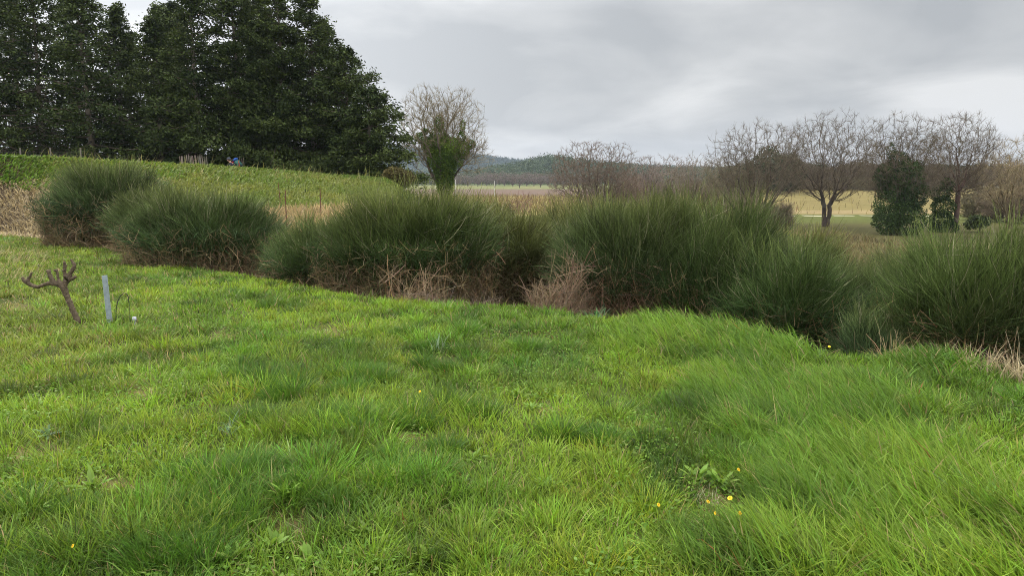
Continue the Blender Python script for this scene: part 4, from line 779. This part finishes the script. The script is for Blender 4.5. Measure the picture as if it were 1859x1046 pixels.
cp_ = mesh('capped_pipe', V, Q, None, mat('grey_plastic', (.45, .45, .52), rough=.5, attr=False), None, label='small pale grey capped pipe end standing in the grass right of the arch', cat='pipe'); cp_.location = (pq[0], pq[1], hz(pq[0], pq[1]))

# ------------------------------------------------------------------ the walker
Yw = 39.0; wp = gp(428, Yw); headtop = at(416, 286.5, Yw); wx, wy, wz = at(428, 300, Yw)[0], Yw, min(wp[2], headtop[2]-1.45)
wz = headtop[2]-1.52
walker = thing('person', 'stooping walker in a dark cap and dark jacket, on the path under the conifers', 'person', (wx, wy, wz))
M_SKIN = mat('skin', (.50, .28, .20), rough=.6, attr=False); M_JKT = mat('dark_jacket', (.025, .027, .045), rough=.8, attr=False); M_TRS = mat('grey_trousers', (.10, .11, .13), rough=.9, attr=False); M_CAP = mat('cap_cloth', (.06, .065, .08), rough=.9, attr=False); M_BOOT = mat('boot_leather', (.06, .04, .03), rough=.7, attr=False)
def S(*p): return (np.array(p[:3], float), p[3])
pel = S(.10, 0, .88, .12); che = S(-.12, 0, 1.17, .13); nec = S(-.24, 0, 1.30, .055); hd0 = S(-.30, 0, 1.36, .07); hd = S(-.335, 0, 1.44, .092)
def arm(sy, ex, ez, hx, hz_):
    sh = S(-.17, sy*.17, 1.24, .058); el = S(ex, sy*.23, ez, .042); wr = S(hx, sy*.2, hz_, .028); pm = S(hx-.06, sy*.2, hz_-.02, .03); chs = [[che, sh, el, wr, pm]]
    for f in range(4): o = (f-1.5)*.018; chs.append([pm, S(hx-.10, sy*.2+o, hz_-.03, .011), S(hx-.125-.004*(f == 1), sy*.2+o, hz_-.055, .009), S(hx-.115, sy*.2+o, hz_-.08+.004*f, .008)])
    chs.append([wr, S(hx-.045, sy*.2-sy*.035, hz_-.03, .011), S(hx-.075, sy*.2-sy*.04, hz_-.055, .009)]); return chs, [che, sh, el, wr]
def leg(sy, kx, kz, fx): return [pel, S(.10, sy*.09, .82, .085), S(kx, sy*.10, kz, .06), S(fx, sy*.10, .09, .042), S(fx-.16, sy*.10, .045, .035)]
aL, aLc = arm(-1, -.30, 1.02, -.46, .92); aR, aRc = arm(1, -.16, .98, -.34, .85); l1, l2 = leg(-1, -.10, .48, -.16), leg(1, .12, .45, .32)
bodyc = [[pel, che, nec, hd0, hd], [hd, S(-.425, 0, 1.425, .014)], [hd, S(-.33, .095, 1.435, .018)], [hd, S(-.33, -.095, 1.435, .018)], *aL, *aR, l1, l2]
body = skin('body', bodyc, M_SKIN, walker, sub=2)
big = lambda ch, k, a=0: [(p, r*k+a) for p, r in ch]
skin('jacket', [big([pel, che, S(-.21, 0, 1.27, .07)], 1.22), big(aLc, 1.3, .004), big(aRc, 1.3, .004)], M_JKT, walker)
skin('trousers', [big(l1[:4], 1.22), big(l2[:4], 1.22)], M_TRS, walker)
for ch in (l1, l2): skin('boot', [big(ch[3:], 1.25, .01)], M_BOOT, walker)
def dome(cx, cy_, cz, rx, ry, rz, z0=0.0, n=16, k=6):
    V, Q = [], []
    for i in range(k):
        a = z0+(math.pi/2-z0)*i/(k-.999)*.999
        for j in range(n): b_ = j*2*math.pi/n; V.append((cx+rx*math.cos(a)*math.cos(b_), cy_+ry*math.cos(a)*math.sin(b_), cz+rz*math.sin(a)))
    for i in range(k-1):
        for j in range(n): Q.append((i*n+j, i*n+(j+1) % n, (i+1)*n+(j+1) % n, (i+1)*n+j))
    return np.array(V), np.array(Q)
V, Q = dome(-.325, 0, 1.455, .108, .10, .10); v2, q2 = dome(-.41, 0, 1.452, .07, .075, .012); mesh('cap', np.concatenate([V, v2]), np.concatenate([Q, q2+len(V)]), None, M_CAP, None, walker, smooth=True)
V, Q = dome(-.30, 0, 1.425, .09, .098, .06, z0=-.9); mesh('hair', V, Q, None, mat('hair', (.08, .05, .035), attr=False), None, walker, smooth=True)
bk = thing('backpack', 'blue and green hiking backpack with red straps on the walker\'s back', 'backpack', (wx+.10, wy, wz+1.17))
def rbox(name, c, s, rot, m, parent):
    import bmesh
    bm = bmesh.new(); bmesh.ops.create_cube(bm, size=1); bmesh.ops.scale(bm, vec=s, verts=bm.verts); bmesh.ops.bevel(bm, geom=bm.edges[:], offset=min(s)*.28, segments=3, affect='EDGES')
    me = bpy.data.meshes.new(name); bm.to_mesh(me); bm.free(); me.materials.append(m); o = bpy.data.objects.new(name, me); COL.objects.link(o); o.location = c; o.rotation_euler = (0, rot, 0); o.parent = parent; me.polygons.foreach_set('use_smooth', np.ones(len(me.polygons), bool)); return o
MB_ = mat('blue_cloth', (.03, .09, .32), rough=.8, attr=False); MG_ = mat('green_cloth', (.04, .12, .10), rough=.8, attr=False); MR_ = mat('red_strap', (.45, .03, .03), rough=.7, attr=False); MD_ = mat('dark_cloth', (.03, .035, .05), rough=.8, attr=False)
rbox('pack_body', (.03, 0, .06), (.24, .32, .46), -.75, MG_, bk); rbox('top_pocket', (-.10, 0, .25), (.24, .31, .14), -.75, MB_, bk); rbox('front_pocket', (.14, 0, .02), (.09, .24, .26), -.75, MD_, bk)
for sy in (-1, 1):
    V, Q = tubes(np.array([[[-.14, sy*.12, .20], [-.24, sy*.13, .12], [-.22, sy*.14, -.02], [-.05, sy*.16, -.12], [.08, sy*.15, -.14]]]), np.full((1, 5), .018), 6); mesh('strap', V, Q, None, MR_, None, bk)
V, Q = tubes(np.array([[[.10, -.17, .20], [.14, -.175, .02], [.10, -.17, -.16]]]), np.full((1, 3), .016), 6); mesh('strap', V, Q, None, MR_, None, bk)
pl = np.array([[wx-.44, wy-.2, wz+.92]]); V, Q = bars(np.array([[0, 0, .05]]), np.array([[.95, -.05, -.62]]), np.array([.011]), 6)
tpo = mesh('trekking_pole', V, Q, None, M_ZINC, None, label='thin grey pole slanting back from the walker\'s hands', cat='pole'); tpo.location = (wx-.42, wy-.24, wz+.93)

# ------------------------------------------------------------------ weeds and flowers in the meadow
def rosette(px, py, label, n, L0, w0, seed, col=(0.12, .22, .03), rise=.9, name='weed_rosette', group='broad leaved weeds in the meadow', tall=0.0):
    rg = np.random.default_rng(seed); p = onplane(px, py, .03); z = hz(p[0], p[1]); K = 6; n = int(n*1.6); az = np.arange(n)*2.4+rg.normal(0, .5, n); P = np.zeros((n, K, 3)); th0 = rise*(.3+1.0*rg.random(n)); Ln = L0*(.35+.6*rg.random(n))
    P[:, 0, :2] = rg.normal(0, .10*L0, (n, 2))
    for k in range(1, K): t = (k-.5)/(K-1); ang = th0+t*(.7-tall*.4); P[:, k] = P[:, k-1]+np.stack([np.sin(ang)*np.cos(az), np.sin(ang)*np.sin(az), np.cos(ang)], 1)*(Ln/(K-1))[:, None]
    Wd = np.stack([-np.sin(az), np.cos(az), rg.normal(0, .25, n)], 1); W = np.array([.25, .5, .9, 1.0, .8, 0])[None]*w0*.8*(.5+.6*rg.random(n))[:, None]; V, Q, T = ribbons(P, nrm(Wd), W)
    C = jit(col, n, rg, .15, .05); return mesh(name, V, Q, T, M_GRASS, rcol(C, K, C*1.1), label=label, cat='weed', group=group, loc=(0, 0, 0)).__setattr__('location', (p[0], p[1], z+.015))
RS = [(500, 985, 'bright broad leaved weed clump at the bottom, left of centre', 16, .13, .035), (420, 1010, 'broad leaved weed in the bottom left foreground, beside the dark tussock', 12, .12, .035), (560, 1015, 'broad leaved weed low at the bottom, right of the brightest clump', 12, .12, .032), (780, 1005, 'pale round leaved weed at the bottom centre', 12, .10, .03), (940, 715, 'pale leaved weed in the middle of the meadow', 16, .13, .035), (965, 745, 'small weed just below the pale leaved one in mid meadow', 12, .10, .03),
 (168, 888, 'long leaved bright green dock in the left foreground', 14, .16, .026), (60, 930, 'wide strap leaved weed at the left edge, low down', 14, .17, .018), (1095, 775, 'bright leafy weed right of the meadow centre', 12, .12, .035), (1265, 870, 'round leaved weed above the yellow flowers', 14, .13, .04), (1310, 880, 'round leaved weed right beside the dried flower stalks', 12, .13, .04), (860, 835, 'small weed left of centre above the foreground', 10, .10, .03), (735, 875, 'leafy weed right of the large dark tussock', 10, .11, .035), (1690, 812, 'large grey green dock leaf plant among the long grass on the right', 7, .13, .034), (90, 790, 'broad dark leaved weed beside the bare patch at the left', 12, .14, .03), (520, 905, 'yellow green weed between the two lower tussocks', 12, .12, .032), (990, 880, 'two tone weed in the lower middle of the meadow', 10, .11, .03), (660, 965, 'low weed at the bottom below the large tussock', 10, .10, .03)]
for q, (px, py, lb, n, L0, w0) in enumerate(RS): rosette(px, py, lb, n, L0, w0, 700+q, col=(.15, .25, .03) if q not in (13, 14) else (.10, .17, .07))
rosette(415, 790, 'tuft of long blue grey strap leaves in the left meadow', 14, .20, .009, 740, (.16, .24, .13), rise=.5)
rosette(795, 640, 'tuft of tall pale blue green blades in mid meadow near the ditch', 9, .24, .008, 741, (.22, .30, .18), rise=.35, tall=1)
rosette(1085, 572, 'lush blue green grass clump on the lip of the ditch below the dead tangle', 46, .30, .012, 742, (.07, .16, .05), rise=.8)
rosette(1075, 566, 'second lush clump at the ditch lip, a little left of the first', 40, .28, .011, 743, (.075, .17, .05), rise=.8)
rosette(1790, 930, 'clump of wide green blades beside the bare hollow at the bottom right', 14, .32, .022, 744, (.12, .22, .035), rise=.6)
M_YEL = mat('yellow_petals', (.9, .62, .03), rough=.5, attr=False, trans=.2); M_ORG = mat('orange_heart', (.6, .3, .02), rough=.7, attr=False); M_FST = mat('flower_stem', (.10, .16, .03), rough=.7, attr=False)
fl0 = None; fls = []
def flower():
    root = thing('yellow_flower', 'x', 'flower', (0, 0, 0)); h = .13
    V, Q = tubes(np.array([[[0, 0, 0], [.005, .003, h*.5], [0, -.008, h]]]), np.array([[.0018, .0016, .0014]]), 5); mesh('stem', V, Q, None, M_FST, None, root)
    n = 14; az = np.arange(n)*2*math.pi/n; P = np.zeros((n, 4, 3)); tilt = np.array([0, -.5, 1.0]); tilt /= np.linalg.norm(tilt); u = np.array([1.0, 0, 0]); v_ = np.cross(tilt, u)
    rd = np.cos(az)[:, None]*u+np.sin(az)[:, None]*v_; c0 = np.array([0, -.008, h])
    for k, (r_, z_) in enumerate([(.002, .001), (.006, .003), (.010, .003), (.0135, .001)]): P[:, k] = c0+rd*r_+tilt*z_
    V, Q, T = ribbons(P, np.cross(rd, tilt), np.tile([.003, .006, .006, 0], (n, 1))); mesh('petals', V, Q, T, M_YEL, None, root)
    V, Q = dome(0, 0, 0, .0048, .0048, .004, n=10, k=4); Rm_ = np.stack([u, v_, tilt], 0); mesh('flower_heart', V@Rm_+c0+tilt*.002, Q, None, M_ORG, None, root, smooth=True)
    return root
FL = [(1195, 923, 'yellow flower standing alone left of the other meadow flowers'), (1284, 916, 'small half open yellow flower left of the pair'), (1326, 911, 'bright yellow flower in the middle of the cluster'), (1343, 934, 'orange yellow flower lowest of the cluster'), (1340, 853, 'pale orange flower highest of the cluster, at the edge of the long grass'), (1298, 935, 'tiny yellow flower between the low ones'), (1505, 630, 'yellow flower at the lip of the ditch on the right'), (133, 990, 'tiny yellow flower in the bottom left corner'), (763, 718, 'pale yellow flower head in mid meadow')]
for q, (px, py, lb) in enumerate(FL):
    if q == 0: o = f0 = flower()
    else:
        o = f0.copy(); COL.objects.link(o)
        for ch in f0.children: cc = ch.copy(); COL.objects.link(cc); cc.parent = o
    p = onplane(px, py, .14); o.location = (p[0], p[1], hz(p[0], p[1])+.0); s = [.55, .6, .9, .7, .6, .4, 1.0, .4, .6][q]; o.scale = (s, s, 1.15); o.rotation_euler = (0, 0, rg.normal(0, .5)); tag(o, lb, 'flower', 'yellow flowers in the meadow')
tangle('dried_flower_stalks', 'cluster of dried whitish flower stalks among the round leaved weeds', tuple(onplane(1282, 905, .05)[:2]), .05, .05, .13, 40, 60, (.42, .38, .24), cat='weed', upr=1.6, L0=.08, L1=.16, rad=.0018)
# ground cover of small round leaves
rg = np.random.default_rng(66); x, y = sample_area(60000, 2.3, 9, rg, .8, 1.2); k = (fbm(x*1.1+3, y*1.1, 71) > .52) & inlawn(x, y); x, y = x[k], y[k]; px, py, dry, lng, tus = lawn_maps(x, y); k = rg.random(len(x)) > np.maximum(lng, tus); x, y = x[k], y[k]
n = len(x); z = height(x, y)+.015+.05*rg.random(n); V, Q = leafquads(np.stack([x, y, z], 1), nrm(np.stack([rg.normal(0, 1, n), rg.normal(0, 1, n), rg.normal(0, .3, n)], 1)), .018+.018*rg.random(n), .014, rg)
mesh('ground_cover', V, Q, None, M_GRASS, np.repeat(jit((.14, .24, .03), n, rg, .2), 4, 0), kind='stuff')

# ------------------------------------------------------------------ haze
V, Q = boxes([(-2000, 2000, -60, 2050, -8, 84)]); hzm = bpy.data.materials.new('haze'); hzm.use_nodes = True; t = hzm.node_tree; t.nodes.remove(t.nodes['Principled BSDF']); pv = t.nodes.new('ShaderNodeVolumePrincipled')
pv.inputs['Color'].default_value = (.68, .78, .92, 1); pv.inputs['Density'].default_value = .00015; pv.inputs['Anisotropy'].default_value = .2; t.links.new(pv.outputs[0], t.nodes['Material Output'].inputs['Volume'])
mesh('haze', V, Q, None, hzm, None, kind='stuff')
